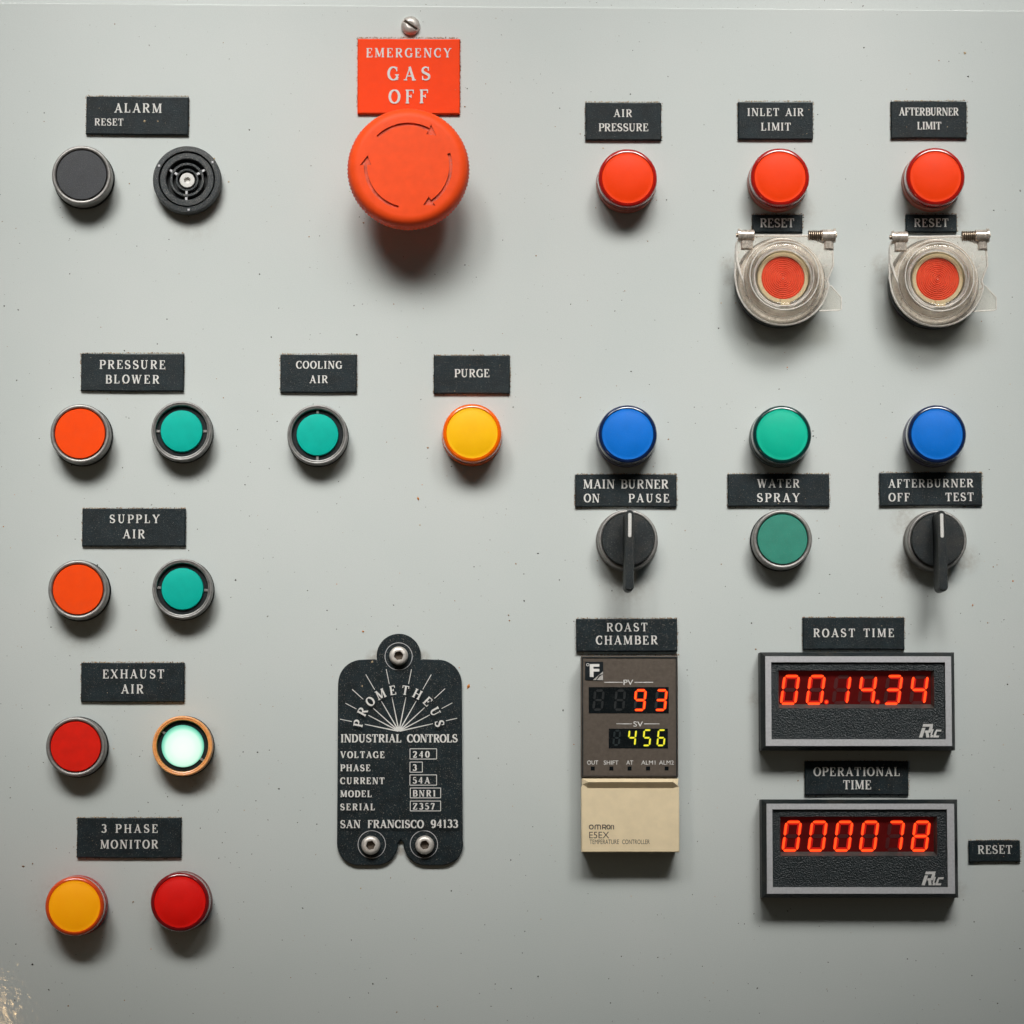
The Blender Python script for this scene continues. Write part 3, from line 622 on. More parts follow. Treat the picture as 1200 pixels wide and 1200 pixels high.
# ------------------------------------------------------------------ selector knobs
def make_knob(label):
    r = thing('selector_knob', label, 'knob', 'black selector knobs')
    MB().lathe([(0, .3), (36.5, .3), (36.5, 3), (35, 4.5), (35, 26)] + [(33+2*math.cos(a), 26+2*math.sin(a)) for a in [PI/2*k/5 for k in range(6)]] + [(32, 27.8), (31.8, 24), (0, 24)], 72).build('bezel', M_metal, r)
    MB().lathe([(31.0, 24.2), (31.0, 32), (30, 33.5), (0, 34.2)], 72).build('knob_disc', M_knob, r)
    mb = MB()
    lo = round_poly([(-5.9, -63), (5.9, -63), (5.9, 31), (-5.9, 31)], 5.8, 8); mi = round_poly([(-5.4, -63), (5.4, -63), (5.4, 31), (-5.4, 31)], 5.3, 8); hi = round_poly([(-4.6, -61), (4.6, -61), (4.6, 29.6), (-4.6, 29.6)], 4.5, 8)
    L = [[mb.bm.verts.new((p[0], p[1], z)) for p in P] for P, z in ((lo, 33), (mi, 67), (hi, 70))]
    # the tail of the lever overhangs the disc: its underside is closed
    for A, B in zip(L, L[1:]):
        for i in range(len(A)): j = (i+1) % len(A); mb.bm.faces.new((A[i], A[j], B[j], B[i]))
    mb.bm.faces.new(L[-1]); mb.bm.faces.new(L[0][::-1])
    h = mb.build('lever', M_knob, r, angle=30)
    mb = MB(); mb.prism(round_poly([(-2.0, -1), (2.0, -1), (2.0, 27.5), (-2.0, 27.5)], 1.9, 6), 69, 70.7, .4); mb.build('pointer', M_white, h)
    return r
o = make_knob('black selector knob on a clean metal ring under the MAIN BURNER label'); place(o, 735.8, 632.3, 26, -0.5)
q = copy_tree(o, 'black selector knob in a grimy ring under the AFTERBURNER OFF TEST label'); place(q, 1098.0, 632.8, 26, 1.0)

# ------------------------------------------------------------------ reset buttons under clear hinged covers
def make_reset(label):
    r = thing('guarded_reset_button', label, 'button', 'reset buttons under clear covers')
    MB().lathe([(0, .3), (53, .3), (53.5, 3), (53.5, 8), (52.5, 9), (50.5, 9), (50.5, 6), (0, 6)], 72).build('base_ring', M_plast, r)
    MB().lathe([(50.2, 6.2), (50.2, 11), (49, 12), (36, 12.4), (0, 12.4)], 72).build('guard_plate', M_guard, r)
    MB().lathe([(36.0, 11), (36.0, 25), (35, 27), (32.5, 27), (31.5, 25), (31, 14), (0, 14)], 72).build('bezel', M_chrome, r)
    cp = MB().lathe([(30.4, 14.2), (30.4, 27), (29.6, 28.2), (25.6, 28.2), (25.2, 26.8), (25.2, 24), (0, 24)], 72).build('button_cap', M_cream, r)
    pr = [(25.0, 24.2), (25.0, 26.6)]
    n = 11
    for k in range(n, 0, -1):
        a = 24.6*k/n; b = 24.6*(k-.5)/n; pr += [(a, 25.9+1.2*(1-k/n)), (b, 27.3+1.2*(1-k/n))]
    pr.append((0, 27.9)); MB().lathe(pr, 72).build('lens', M_rlens, cp, angle=10)
    MB().box(-3.5, -33, 8.0, -25.5, 28.4, 30.2, .6).build('tab', M_cream, cp)
    # cover plate outline (local px, origin = button centre)
    body = [(-33, 51), (29, 51), (59, 38), (60, 16), (52, -4)] + circle(0, 0, 55, 30, math.radians(-6), math.radians(-174)) + [(-56, 2), (-55, 36), (-53, 46)]
    body = round_poly(body[::-1], [4]*len(body), 2)
    cv = thing  # (cover is a part with hinge pieces as sub-parts)
    mb = MB()
    n = len(body)
    # plate with a round opening up to the cup: skirt ring
    outer = []
    N = 96
    def hit(a):       # distance to the outline along angle a
        d = Vector((math.cos(a), math.sin(a))); best = 0
        for i in range(n):
            p, q = Vector(body[i]), Vector(body[(i+1) % n]); e = q-p
            den = d.x*e.y-d.y*e.x
            if abs(den) < 1e-9: continue
            tt = (p.x*e.y-p.y*e.x)/den; uu = (p.x*d.y-p.y*d.x)/den
            if tt > 0 and -1e-6 <= uu <= 1+1e-6: best = max(best, tt)
        return best or 55
    rows = []
    ds = [hit(2*PI*i/N) for i in range(N)]
    def row(fr, z): rows.append([mb.bm.verts.new((fr(i)*math.cos(2*PI*i/N), fr(i)*math.sin(2*PI*i/N), z)) for i in range(N)])
    row(lambda i: ds[i], 14); row(lambda i: ds[i]+.4, 22); row(lambda i: ds[i]-1.2, 24); row(lambda i: min(46.5, ds[i]-2), 24.4); row(lambda i: 45.0, 27)
    row(lambda i: 43.6, 40); row(lambda i: 41.5, 43.4); row(lambda i: 38.5, 44.2); row(lambda i: 36.0, 42.5); row(lambda i: 34.6, 38.8); row(lambda i: 33.2, 37.2); row(lambda i: 31.0, 36.6)
    for A, B in zip(rows[:5], rows[1:5]):
        for i in range(N): j = (i+1) % N; mb.bm.faces.new((A[i], A[j], B[j], B[i]))
    for v in [v for q in rows[5:] for v in q]: mb.bm.verts.remove(v)
    cover = mb.build('clear_cover', M_plate, r, angle=35)
    cup = [(45.2, 24.6), (44.8, 27), (44.2, 33), (43.4, 39.5), (42.8, 41.6), (41.4, 43.2), (39.8, 43.8), (38.8, 43.2), (38.2, 42.2), (37.6, 42.4), (36.4, 42.6), (35.4, 41.6), (34.6, 39.0), (33.4, 37.4), (31.0, 36.6)]
    MB().lathe(cup, 96).build('cover_cup', M_clear, cover, angle=50)
    mb = MB(); bead = [(ds[i]*math.cos(2*PI*i/N), ds[i]*math.sin(2*PI*i/N), 22.6) for i in range(N+1) if True] if False else [(ds[i % N]*math.cos(2*PI*i/N), ds[i % N]*math.sin(2*PI*i/N), 22.6) for i in range(N+1)]
    mb.tube(bead, 1.25, 8, capped=False); mb.build('cover_edge_highlight', M_bead, cover)
    for rr, zz, tk in ((40.2, 43.6, .75), (35.0, 40.6, .6), (46.5, 24.8, .6)):
        mb = MB(); mb.tube([(rr*math.cos(2*PI*i/72), rr*math.sin(2*PI*i/72), zz) for i in range(73)], tk, 8, capped=False); mb.build('cover_ring_highlight', M_bead, cover)  # pale rings paint highlights along the raised cup
    mb = MB(); mb.tube([(-54, 40, 23.5), (-54, 22, 24), (-50, 6, 24.6), (-44, -10, 25)], [1.2, 1.8, 1.6, .6], 8); mb.build('cover_rib', M_bead, cover)
    MB().lathe([(30.9, 36.4), (20, 36.7), (0, 36.8)], 64).build('cover_window', M_window, cover)
    # latch tab at lower right
    tb = [(40, -38), (66, -37.2), (69, -36), (69.2, -22), (57, -8), (50, -12)]
    lt = MB().prism(tb, 15, 20, .8).build('latch_tab', M_clear2, cover)
    mb = MB(); mb.tube([(x, y, 20) for x, y in tb[0:]], .8, 8); mb.build('tab_edge_highlight', M_bead, lt)
    # hinge knuckles and pin
    for nm, xa, xb, rad, mm in (('hinge_knuckle', -52, -33, 6.6, M_hinge), ('hinge_knuckle', 46, 62, 7.2, M_hinge)):
        mb = MB(); mb.tube([(xa, 51, 24), (xa+1, 51, 24), (xb-1, 51, 24), (xb, 51, 24)], [rad-1, rad, rad, rad-1], 20); mb.prism([(xa+3, 34), (xb-2, 34), (xb-2, 48), (xa+3, 48)], 20, 26.5, 1.5); mb.build(nm, mm, cover); fx = xa+1 if xa < 0 else xb-1; mb = MB(); mb.tube([(fx-1.3, 51, 24), (fx+1.3, 51, 24)], rad+1.3, 20); mb.build('hinge_flange', mm, cover)
    mb = MB()
    for k in range(7): x = 30.5+k*2.3; mb.tube([(x, 51, 24), (x+.6, 51, 24), (x+1.3, 51, 24), (x+1.9, 51, 24)], [5.0, 6.2, 6.2, 5.0], 16)
    mb.build('hinge_spring', M_spring, cover)
    for xa, xb in ((-54.5, -51), (61, 64)): mb = MB(); mb.tube([(xa, 51, 24), (xb, 51, 24)], 2.6, 12); mb.build('hinge_pin', M_spring, cover)
    for c in r.children_recursive:          # the whole guard stands well clear of the panel
        dz = 22*K if c.name.split('.')[0] not in ('base_ring',) else 0
        if dz:
            for v in c.data.vertices: v.co.z += dz
        else:
            for v in c.data.vertices: v.co.z *= 2.0
    MB().lathe([(49.8, 12), (49.8, 29)], 72).build('spacer', M_guard, r)
    return r
M_guard = mat('guard_beige', (0.93, 0.85, 0.76), 0.4, vary=0.12, vscale=500, wear=0.25, spec=0.5)
M_window = clear_plastic('cover_window_clear', (0.995, 0.99, 0.98), 0.03)
M_chrome = mat('bright_ring', (0.72, 0.70, 0.67), 0.3, metal=0.4, vary=0.15, vscale=500, dust=0.2, dcol=(0.3, 0.22, 0.15))
M_spring = mat('spring_rusty', (0.30, 0.23, 0.17), 0.35, metal=0.7, vary=0.3, vscale=900)
M_hinge = mat('hinge_pale', (0.58, 0.51, 0.44), 0.26, metal=0.45, vary=0.2, vscale=500, wear=0.4, coat=0.5)
o = make_reset('red reset button under a clear cover, below the INLET AIR LIMIT lamp'); place(o, 917.8, 325.2, 52, 0)
q = copy_tree(o, 'red reset button under a clear cover, below the AFTERBURNER LIMIT lamp'); place(q, 1099.2, 326.6, 52, 1.2)

# ------------------------------------------------------------------ maker's nameplate
def nameplate():
    ox, oy = 469, 878
    L = lambda x, y: (x-ox, oy-y)
    r = thing('nameplate', 'black engraved nameplate with sun rays, held by three hex screws', 'nameplate')
    out = []
    # clockwise in the photo from the top lug, later reversed
    out += [(467+26*math.cos(a), 768.5+26*math.sin(a)) for a in [math.radians(-190+200*i/26) for i in range(27)]]      # lug, left to right over the top
    out += [(495.5, 772.5)]
    out += [(513+28*math.cos(math.radians(a)), 801+28*math.sin(math.radians(a))) for a in range(-90, 1, 9)]
    out += [(542.5, 985)]
    out += [(517.5+25.5*math.cos(math.radians(a)), 988+25.5*math.sin(math.radians(a))) for a in range(0, 91, 9)]
    out += [(499+26*math.cos(math.radians(a)), 987.5+26*math.sin(math.radians(a))) for a in range(90, 181, 9)]
    out += [(469.8, 984)]
    out += [(441.5+25.5*math.cos(math.radians(a)), 987.5+26*math.sin(math.radians(a))) for a in range(0, 91, 9)]
    out += [(421+25.5*math.cos(math.radians(a)), 988+25.5*math.sin(math.radians(a))) for a in range(90, 181, 9)]
    out += [(395.8, 801)]
    out += [(424+28*math.cos(math.radians(a)), 801+28*math.sin(math.radians(a))) for a in range(180, 271, 9)]
    out += [(438.5, 772.5)]
    pts = [L(*p) for p in out][::-1]
    D = 6
    MB().prism(pts, .2, D, 1.0).build('plate', M_black, r, angle=25)
    mb = MB(); z = D+.06
    def tx(s, a, b, c, d, bold=1.15): serif(mb, s, a-ox, b-ox, oy-d, oy-c, z, bold)
    tx('INDUSTRIAL', 399, 470.5, 860.5, 870); tx('CONTROLS', 477, 536.3, 860.5, 870)
    for w, b, y in (('VOLTAGE', 450.8, 880.6), ('PHASE', 434.3, 895.9), ('CURRENT', 450.8, 911), ('MODEL', 436, 926.2), ('SERIAL', 439.7, 941.5)): tx(w, 399, b, y, y+7.7, 1.25)
    for w, b, y in (('240', 503.4, 880.4), ('3', 489.6, 895.7), ('54A', 504, 910.6), ('BNR1', 510.8, 925.8), ('Z357', 509.5, 941)): tx(w, 483.8, b, y, y+7.4, 1.3)
    for x0, y0, x1, y1 in ((480.5, 877.5, 511.7, 889.5), (480.5, 893, 495, 904.8), (480.5, 908, 511.7, 920), (481, 923.3, 516.5, 934.8), (481, 938.5, 516.5, 950)):
        q = [(x0-ox, oy-y0), (x1-ox, oy-y0), (x1-ox, oy-y1), (x0-ox, oy-y1)]
        for i in range(4): mb.ribbon([q[i], q[(i+1) % 4]], .85, z)
    tx('SAN', 399, 423, 960.8, 970); tx('FRANCISCO', 431, 497, 960.6, 969.9); tx('94133', 505, 537, 960.2, 969.6)
    hx, hy = 467.5-ox, oy-857.0
    for i, c in enumerate('PROMETHEUS'):
        an = math.radians(180-10.7-(158.6/9)*i); H = 10.8; w = G[c][0]*H; rot = an-PI/2; R = 43.0
        f = lambda p: (hx+(p[0]*H-w/2)*math.cos(rot)+(R+p[1]*H)*math.cos(an), hy+(p[0]*H-w/2)*math.sin(rot)+(R+p[1]*H)*math.sin(an))
        put_glyph(mb, c, z, f, H, 1.1)
    mb.build('lettering', M_white, r, smooth=False)
    mb = MB()
    for ex, ey in ((398.3, 842.8), (404.7, 824.2), (412.5, 808), (428.4, 790.5), (452.3, 784.3), (482.0, 784.3), (505.2, 790.5), (521.4, 807), (530, 823.7), (535.7, 841.7)):
        d = Vector((ex-ox-hx, oy-ey-hy)); Lr = d.length; d.normalize()
        mb.ribbon([(hx+d.x*.5, hy+d.y*.5), (hx+d.x*8, hy+d.y*8), (hx+d.x*40.8, hy+d.y*40.8)], [1.4, 1.4, .8], z); mb.ribbon([(hx+d.x*56.5, hy+d.y*56.5), (hx+d.x*Lr, hy+d.y*Lr)], .8, z)
    mb.poly([(hx+a, hy+b) for a, b in ((-7, .6), (7, .6), (4.5, 4.2), (0, 5.5), (-4.5, 4.2))], z)
    mb.build('sun_rays', M_white, r, smooth=False)
    for cx, cy in ((466.8, 769.2), (436, 989), (497, 989)):
        mb = MB(); mb.ribbon(circle(cx-ox, oy-cy, 16, 48), .7, z); mb.build('ring_mark', M_frame, r, smooth=False)
    for cx, cy in ((467, 768.8), (435, 990), (498, 989.7)):
        hexp = [(5.2*math.cos(PI/3*k+.2), 5.2*math.sin(PI/3*k+.2)) for k in range(6)]
        mb = MB()
        # button head with a hexagonal socket
        N = 48; rows = []
        def hexr(a): a = (a-.2) % (PI/3)-PI/6; return 4.7/math.cos(a)
        for fr, zz in ((lambda a: 11, D), (lambda a: 11, D+6), (lambda a: 10.4, D+8.4), (lambda a: 9, D+9.8), (lambda a: 7, D+10.4), (lambda a: hexr(a)+.5, D+10.3), (hexr, D+9.4), (hexr, D+4)):
            rows.append([mb.bm.verts.new((fr(2*PI*i/N)*math.cos(2*PI*i/N), fr(2*PI*i/N)*math.sin(2*PI*i/N), zz)) for i in range(N)])
        for A, B in zip(rows, rows[1:]):
            for i in range(N): j = (i+1) % N; mb.bm.faces.new((A[i], A[j], B[j], B[i]))
        sc = mb.build('hex_screw', M_steel, r); sc.location = Vector((*L(cx, cy), 0))*K
        MB().lathe([(6.2, D+3.8), (4.4, D+5.2), (0, D+4.6)], 24).build('socket', M_socket, sc)
    place(r, ox, oy, D)
nameplate()

# ------------------------------------------------------------------ seven-segment digits
SEG = {'0': 'abcdef', '1': 'bc', '2': 'abged', '3': 'abgcd', '4': 'fgbc', '5': 'afgcd', '6': 'afgedc', '7': 'abc', '8': 'abcdefg', '9': 'abcdfg'}
def seg_polys(ch, x0, y0, w, h, th, slant, gap=0.6):
    """hexagonal segments; (x0,y0) lower left of the unslanted cell"""
    hw = th/2; xl, xr, yb, ym, yt = hw, w-hw, hw, h/2, h-hw
    def bar(p, q):
        d = Vector((q[0]-p[0], q[1]-p[1])); n = d.normalized(); m = Vector((-n.y, n.x)); P = Vector(p)+n*gap; Q = Vector(q)-n*gap
        return [P, P+n*hw-m*hw, Q-n*hw-m*hw, Q, Q-n*hw+m*hw, P+n*hw+m*hw]
    E = {'a': ((xl, yt), (xr, yt)), 'b': ((xr, ym), (xr, yt)), 'c': ((xr, yb), (xr, ym)), 'd': ((xl, yb), (xr, yb)), 'e': ((xl, yb), (xl, ym)), 'f': ((xl, ym), (xl, yt)), 'g': ((xl, ym), (xr, ym))}
    return [[(x0+p.x+(p.y)*slant, y0+p.y) for p in bar(*E[s])] for s in SEG[ch]]
def digit(parent, ch, x, y, w, h, th, slant, z, core, halo, ghost=None, dot=None, halo_w=1.34):
    """one digit part: bright core, with a wider dim shape painting its glow as sub-part"""
    if ghost is not None:
        mb = MB()
        for s in seg_polys('8', x, y, w, h, th, slant): mb.poly(s, z-.25)
        mb.build('unlit_digit', ghost, parent, smooth=False)
        if ch is None: return
    mb = MB()
    for s in seg_polys(ch, x, y, w, h, th*.62, slant, gap=.7): mb.poly([(a, b) for a, b in s], z+.1)
    if dot: mb.poly(circle(dot[0], dot[1], 1.5, 14)[:-1], z+.1)
    d = mb.build('digit', core, parent, smooth=False)
    mb = MB()
    for s in seg_polys(ch, x-th*.22, y-th*.22, w+th*.44, h+th*.44, th*halo_w, slant, gap=.2): mb.poly(s, z-.12)
    if dot: mb.poly(circle(dot[0], dot[1], 3.0, 18)[:-1], z-.12)
    mb.build('digit_glow', halo, d, smooth=False)

# ------------------------------------------------------------------ temperature controller
def controller():
    ox, oy = 738.2, 883.5; H = 36.0
    r = thing('temperature_controller', 'brown and beige temperature controller with red 93 and yellow 456 digits', 'controller')
    X = lambda x: x-ox
    Y = lambda y: oy-y
    MB().box(X(682.3), Y(996.5), X(794.3), Y(770), .2, 24, 0).build('case', M_thouse, r)
    # upper fascia with a fine lip
    up_ = MB().prism(round_poly([(X(681), Y(911)), (X(794.8), Y(911)), (X(794.8), Y(768.6)), (X(681), Y(768.6))], 1.2, 3), 20, H, 1.0).build('fascia', M_brown, r, angle=25)
    mb = MB(); mb.frame((X(682.2), Y(910), X(793.6), Y(769.8)), (X(683.4), Y(909), X(792.4), Y(771.2)), H, H+.8); mb.build('fascia_lip', M_thouse, up_)
    z = H+.15
    # printing
    mb = MB()
    sans(mb, 'PV', X(731), X(742.2), Y(802.8), Y(796.6), z, .004); sans(mb, 'SV', X(742.4), X(753.6), Y(851.6), Y(845.5), z, .004)
    for a, b, y in ((708.4, 730, 799.6), (743.9, 765.8, 799.6), (722.3, 740.5, 848.3), (755, 773, 848.3)): mb.ribbon([(X(a), Y(y)), (X(b), Y(y))], .8, z)
    for s, a, b in (('OUT', 688, 701), ('SHIFT', 707.5, 724.7), ('AT', 734, 742), ('ALM1', 751.4, 768), ('ALM2', 772.3, 789.6)): sans(mb, s, X(a), X(b), Y(896), Y(891.2), z, 0.0)
    mb.build('lettering', M_print, up_, smooth=False)
    for cx in (694.6, 716.4, 737.8, 759.4, 781.2):
        MB().box(X(cx-2.3), Y(902.8), X(cx+2.3), Y(898.2), H-.3, H+.25).build('indicator_light', M_disp, up_)
    # displays
    d = MB().box(X(690), Y(836), X(784), Y(805.2), H-.5, H+.3).build('upper_display', M_disp, up_)
    for x in (694.0, 719.0): digit(d, None, X(x), Y(833), 12.5, 25, 2.8, .10, H+.75, M_seg, M_halo, M_ghost)
    digit(d, '9', X(742.3), Y(833), 13.2, 25, 3.1, .10, H+.75, M_seg2, M_halo2, M_ghost, halo_w=1.1); digit(d, '3', X(766.8), Y(833), 13.2, 25, 3.1, .10, H+.75, M_seg2, M_halo2, M_ghost, halo_w=1.1)
    d = MB().box(X(713.4), Y(877), X(782.8), Y(853.9), H-.5, H+.3).build('lower_display', M_disp, up_)
    digit(d, None, X(717.5), Y(874.2), 8.6, 19, 2.2, .10, H+.75, M_segy, M_haloy, M_ghost2)
    for ch, x in (('4', 735.2), ('5', 752.6), ('6', 769.4)): digit(d, ch, X(x), Y(874.3), 9.2, 19.4, 2.5, .10, H+.75, M_segy, M_haloy, halo_w=1.0)
    # degree sticker
    st = MB().prism(round_poly([(X(685.8), Y(797)), (X(707), Y(797.4)), (X(707), Y(775.6)), (X(686), Y(775.4))], .6, 2), H-.2, H+1.0, .2).build('degree_sticker', M_sticker, up_)
    mb = MB(); sans(mb, 'F', X(691.3), X(702.6), Y(793.5), Y(778.2), H+1.1, .035)
    mb.ribbon(circle(X(689), Y(779), 1.5, 16), .6, H+1.1); mb.build('lettering', M_print, st, smooth=False)
    mb = MB(); mb.poly([(X(695), Y(797)), (X(706.8), Y(797.2)), (X(706.8), Y(787))], H+1.15); mb.build('worn_corner', M_worn, st, smooth=False)
    mb = MB(); mb.ribbon([(X(699), Y(797)), (X(702.5), Y(792)), (X(706.6), Y(790.2))], [.8, 1.6, .6], H+1.2); mb.build('scratch', M_sticker, st, smooth=False)
    # beige lower cover with a finger grip
    bm_ = MB(); bm_.prism(round_poly([(X(681.2), Y(998.2)), (X(795.8), Y(998.2)), (X(795.8), Y(921.5)), (X(681.2), Y(921.5))], .8, 2), 18, H+1, .9)
    bp = bm_.build('lower_cover', M_beige, r, angle=25)
    mb = MB(); N = lambda x, y, zz: mb.bm.verts.new((X(x), Y(y), zz))
    top = [N(682, 912.2, H), N(689, 912.4, H+1.2), N(789, 912.4, H+1.2), N(795.2, 912.2, H)]
    mid = [N(682.6, 919.0, H+1.0), N(689.5, 916.4, H+7.5), N(788, 916.4, H+7.5), N(794.4, 919.0, H+1.0)]
    bot = [N(682, 921.6, H+.95), N(689, 923.4, H+1.02), N(789, 923.4, H+1.02), N(795.2, 921.6, H+.95)]
    bk = [N(682, 912.2, 18), N(795.2, 912.2, 18), N(795.2, 921.6, 18), N(682, 921.6, 18)]
    for A, B in ((top, mid), (mid, bot)):
        for i in range(3): mb.bm.faces.new((A[i], B[i], B[i+1], A[i+1]))
    mb.bm.faces.new((top[0], bk[0], bk[3], bot[0], mid[0])); mb.bm.faces.new((top[3], mid[3], bot[3], bk[2], bk[1])); mb.bm.faces.new((bk[0], top[0], top[1], top[2], top[3], bk[1]))
    gp = mb.build('finger_grip', M_beige, bp, smooth=False)
    z = H+1.15
    mb = MB()
    q = 5.6; wt = 1.15
    def omr(x, w, kind):
        y0 = Y(971.6); b = []
        if kind == 'o': mb.ribbon([(px, py) for px, py in round_poly([(x+.5, y0+.5), (x+w-.5, y0+.5), (x+w-.5, y0+q-.5), (x+.5, y0+q-.5)], 1.9, 4)] + [round_poly([(x+.5, y0+.5), (x+w-.5, y0+.5), (x+w-.5, y0+q-.5), (x+.5, y0+q-.5)], 1.9, 4)[0]], wt, z)
        if kind in 'mn':
            mb.ribbon([(x+.5, y0), (x+.5, y0+q-1.8), (x+1.1, y0+q-.8), (x+2.0, y0+q-.5), (x+w-2.0, y0+q-.5), (x+w-1.1, y0+q-.8), (x+w-.5, y0+q-1.8), (x+w-.5, y0)], wt, z)
            if kind == 'm': mb.ribbon([(x+w/2, y0), (x+w/2, y0+q-.5)], wt, z)
        if kind == 'r':
            mb.ribbon([(x+.5, y0), (x+.5, y0+q-.5), (x+w-1.6, y0+q-.5), (x+w-.6, y0+q-1.3), (x+w-.6, y0+2.9), (x+w-1.6, y0+2.2), (x+.5, y0+2.2)], wt, z); mb.ribbon([(x+w-2.4, y0+2.2), (x+w-.4, y0)], wt, z)
    for k, x, w in (('o', 690, 5.4), ('m', 696.6, 7.4), ('r', 705.4, 5.0), ('o', 711.0, 4.6) if False else ('o', 710.6, 4.4), ('n', 715.4, 3.9)): omr(X(x), w, k)
    sans(mb, 'E5EX', X(690.2), X(713.6), Y(982), Y(974.4), z, 0.0); sans(mb, 'TEMPERATURE', X(690.7), X(725), Y(988.7), Y(983.4), z, 0.0); sans(mb, 'CONTROLLER', X(728.8), X(761), Y(988.7), Y(983.4), z, 0.0)
    mb.build('lettering', M_dprint, bp, smooth=False)
    place(r, ox, oy, H)
    EDGES.append((681, 768, 796, 770))
M_seg2 = emission('segment_orange', (1.0, 0.10, 0.008), 1.7); M_halo2 = emission('segment_orange_glow', (1.0, 0.02, 0.003), 0.8)
M_ghost2 = mat('unlit_segment_dark', (0.012, 0.02, 0.022), 0.4)
controller()

# ------------------------------------------------------------------ six-digit counters
def make_counter(label, f, fi, win, digits, dots, logo, lmid):
    """f / fi outer and inner rect of the silver frame, win the display window (photo px at the front)"""
    H = 38.0
    ox, oy = (f[0]+f[2])/2, (f[1]+f[3])/2
    X = lambda x: x-ox
    Y = lambda y: oy-y
    R = lambda q: (X(q[0]), Y(q[3]), X(q[2]), Y(q[1]))
    r = thing('digital_counter', label, 'counter', 'black counters with red digits')
    b = 5.0
    o = R(f); big = (o[0]-b, o[1]-b, o[2]+b, o[3]+b); i = R(fi); w = R(win)
    mb = MB()
    c = lambda q, zz: [mb.bm.verts.new(v) for v in ((q[0], q[1], zz), (q[2], q[1], zz), (q[2], q[3], zz), (q[0], q[3], zz))]
    rows = [c(big, .3), c(big, H-10), c((o[0]-.4, o[1]-.4, o[2]+.4, o[3]+.4), H-.8), c((o[0], o[1], o[2], o[3]), H-1.2)]
    for A, B in zip(rows, rows[1:]):
        for k in range(4): mb.bm.faces.new((A[k], A[(k+1) % 4], B[(k+1) % 4], B[k]))
    mb.build('housing', M_thouse, r, smooth=False)
    MB().frame(o, i, H-3, H, H-5).build('frame', M_frame, r, smooth=False)
    # textured face with the display opening
    fz = H-3.2; wb = 5
    mb = MB(); mb.frame((i[0]-.1, i[1]-.1, i[2]+.1, i[3]+.1), w, fz-1, fz, fz-.2); fc = mb.build('face', M_tface, r, smooth=False)
    mb = MB(); inn = (w[0]+1.5, w[1]+5.0, w[2]-3, w[3]-1)
    A = [mb.bm.verts.new(v) for v in ((w[0], w[1], fz-.3), (w[2], w[1], fz-.3), (w[2], w[3], fz-.3), (w[0], w[3], fz-.3))]
    B = [mb.bm.verts.new(v) for v in ((inn[0], inn[1], fz-8), (inn[2], inn[1], fz-8), (inn[2], inn[3], fz-8), (inn[0], inn[3], fz-8))]
    for k in range(4): mb.bm.faces.new((A[k], A[(k+1) % 4], B[(k+1) % 4], B[k]))
    mb.build('window_bezel', M_tbez, fc, smooth=False)
    mb = MB(); zd = fz-7.6; mb.box(inn[0]-.2, inn[1]-.2, inn[2]+.2, inn[3]+.2, zd-1.2, zd); d = mb.build('display', M_dispred, r, smooth=False)
    dx0, pitch, dy, dw, dh, th, text = digits
    for k, ch in enumerate(text):
        dot = (X(dots[k][0]), Y(dots[k][1])) if k in dots else None
        digit(d, ch, X(dx0+pitch*k), Y(dy), dw, dh, th, .14, zd+.6, M_seg, M_halo, M_ghostred, dot)
    # slanted silver emblem
    mb = MB(); lx0, ly0, lx1, ly1 = logo; sh = .34; hh = ly1-ly0; lw = lx1-lx0-hh*sh
    def q(a, bb): return (X(lx0)+a*lw+bb*hh*sh, Y(ly1)+bb*hh)
    for P in ([(0, 0), (.17, 0), (.17, .72), (0, .72)], [(.0, .80), (.0, 1.0), (.50, 1.0), (.50, .80)], [(.36, .80), (.52, .80), (.52, .48), (.36, .48)], [(.20, .36), (.20, .52), (.50, .52), (.50, .36)],
              [(.26, .36), (.40, .36), (.52, 0), (.36, 0)], [(.55, 0), (.55, .18), (.68, .18), (.68, 0)], [(.52, .18), (.52, .62), (.60, .62), (.60, .18)],
              [(.72, .44), (.72, .58), (1.0, .58), (1.0, .44)], [(.70, .14), (.70, .44), (.80, .44), (.80, .14)], [(.70, 0), (.70, .14), (.98, .14), (.98, 0)]):
        pts = [q(*p) for p in P]
        a = sum(pts[k][0]*pts[(k+1) % 4][1]-pts[(k+1) % 4][0]*pts[k][1] for k in range(4))
        mb.prism(pts if a > 0 else pts[::-1], fz-.2, fz+.8+.02*len(mb.bm.faces)*.1)
    mb.build('emblem', M_logo, fc, smooth=False)
    place(r, ox, oy, H); EDGES.append((f[0]-b, f[1]-3, f[2], f[3])); return r
M_tbez = mat('window_bezel', (0.045, 0.042, 0.040), 0.35, bump=0.3, dust=0.4, wear=0.3)
M_ghostred = mat('unlit_red_segment', (0.065, 0.004, 0.004), 0.4)
make_counter('black counter in silver frame showing 00.14.34 in red digits', (897, 769, 1115.4, 874), (903.8, 776, 1108.3, 866.3), (912.6, 785.4, 1095.5, 829.8),
             (914.6, 30.35, 825.6, 19.2, 35, 4.3, '001434'), {1: (969.5, 822.3), 3: (1029.8, 822.3)}, (1077, 848.3, 1106, 864), None)
make_counter('black counter in silver frame showing 000078 in red digits', (898.5, 942, 1119, 1047), (905.2, 948.6, 1110.6, 1039.5), (914.5, 957, 1099, 1003),
             (916.6, 30.35, 998, 19.4, 36, 4.4, '000078'), {}, (1080, 1021.3, 1108.5, 1037.3), None)

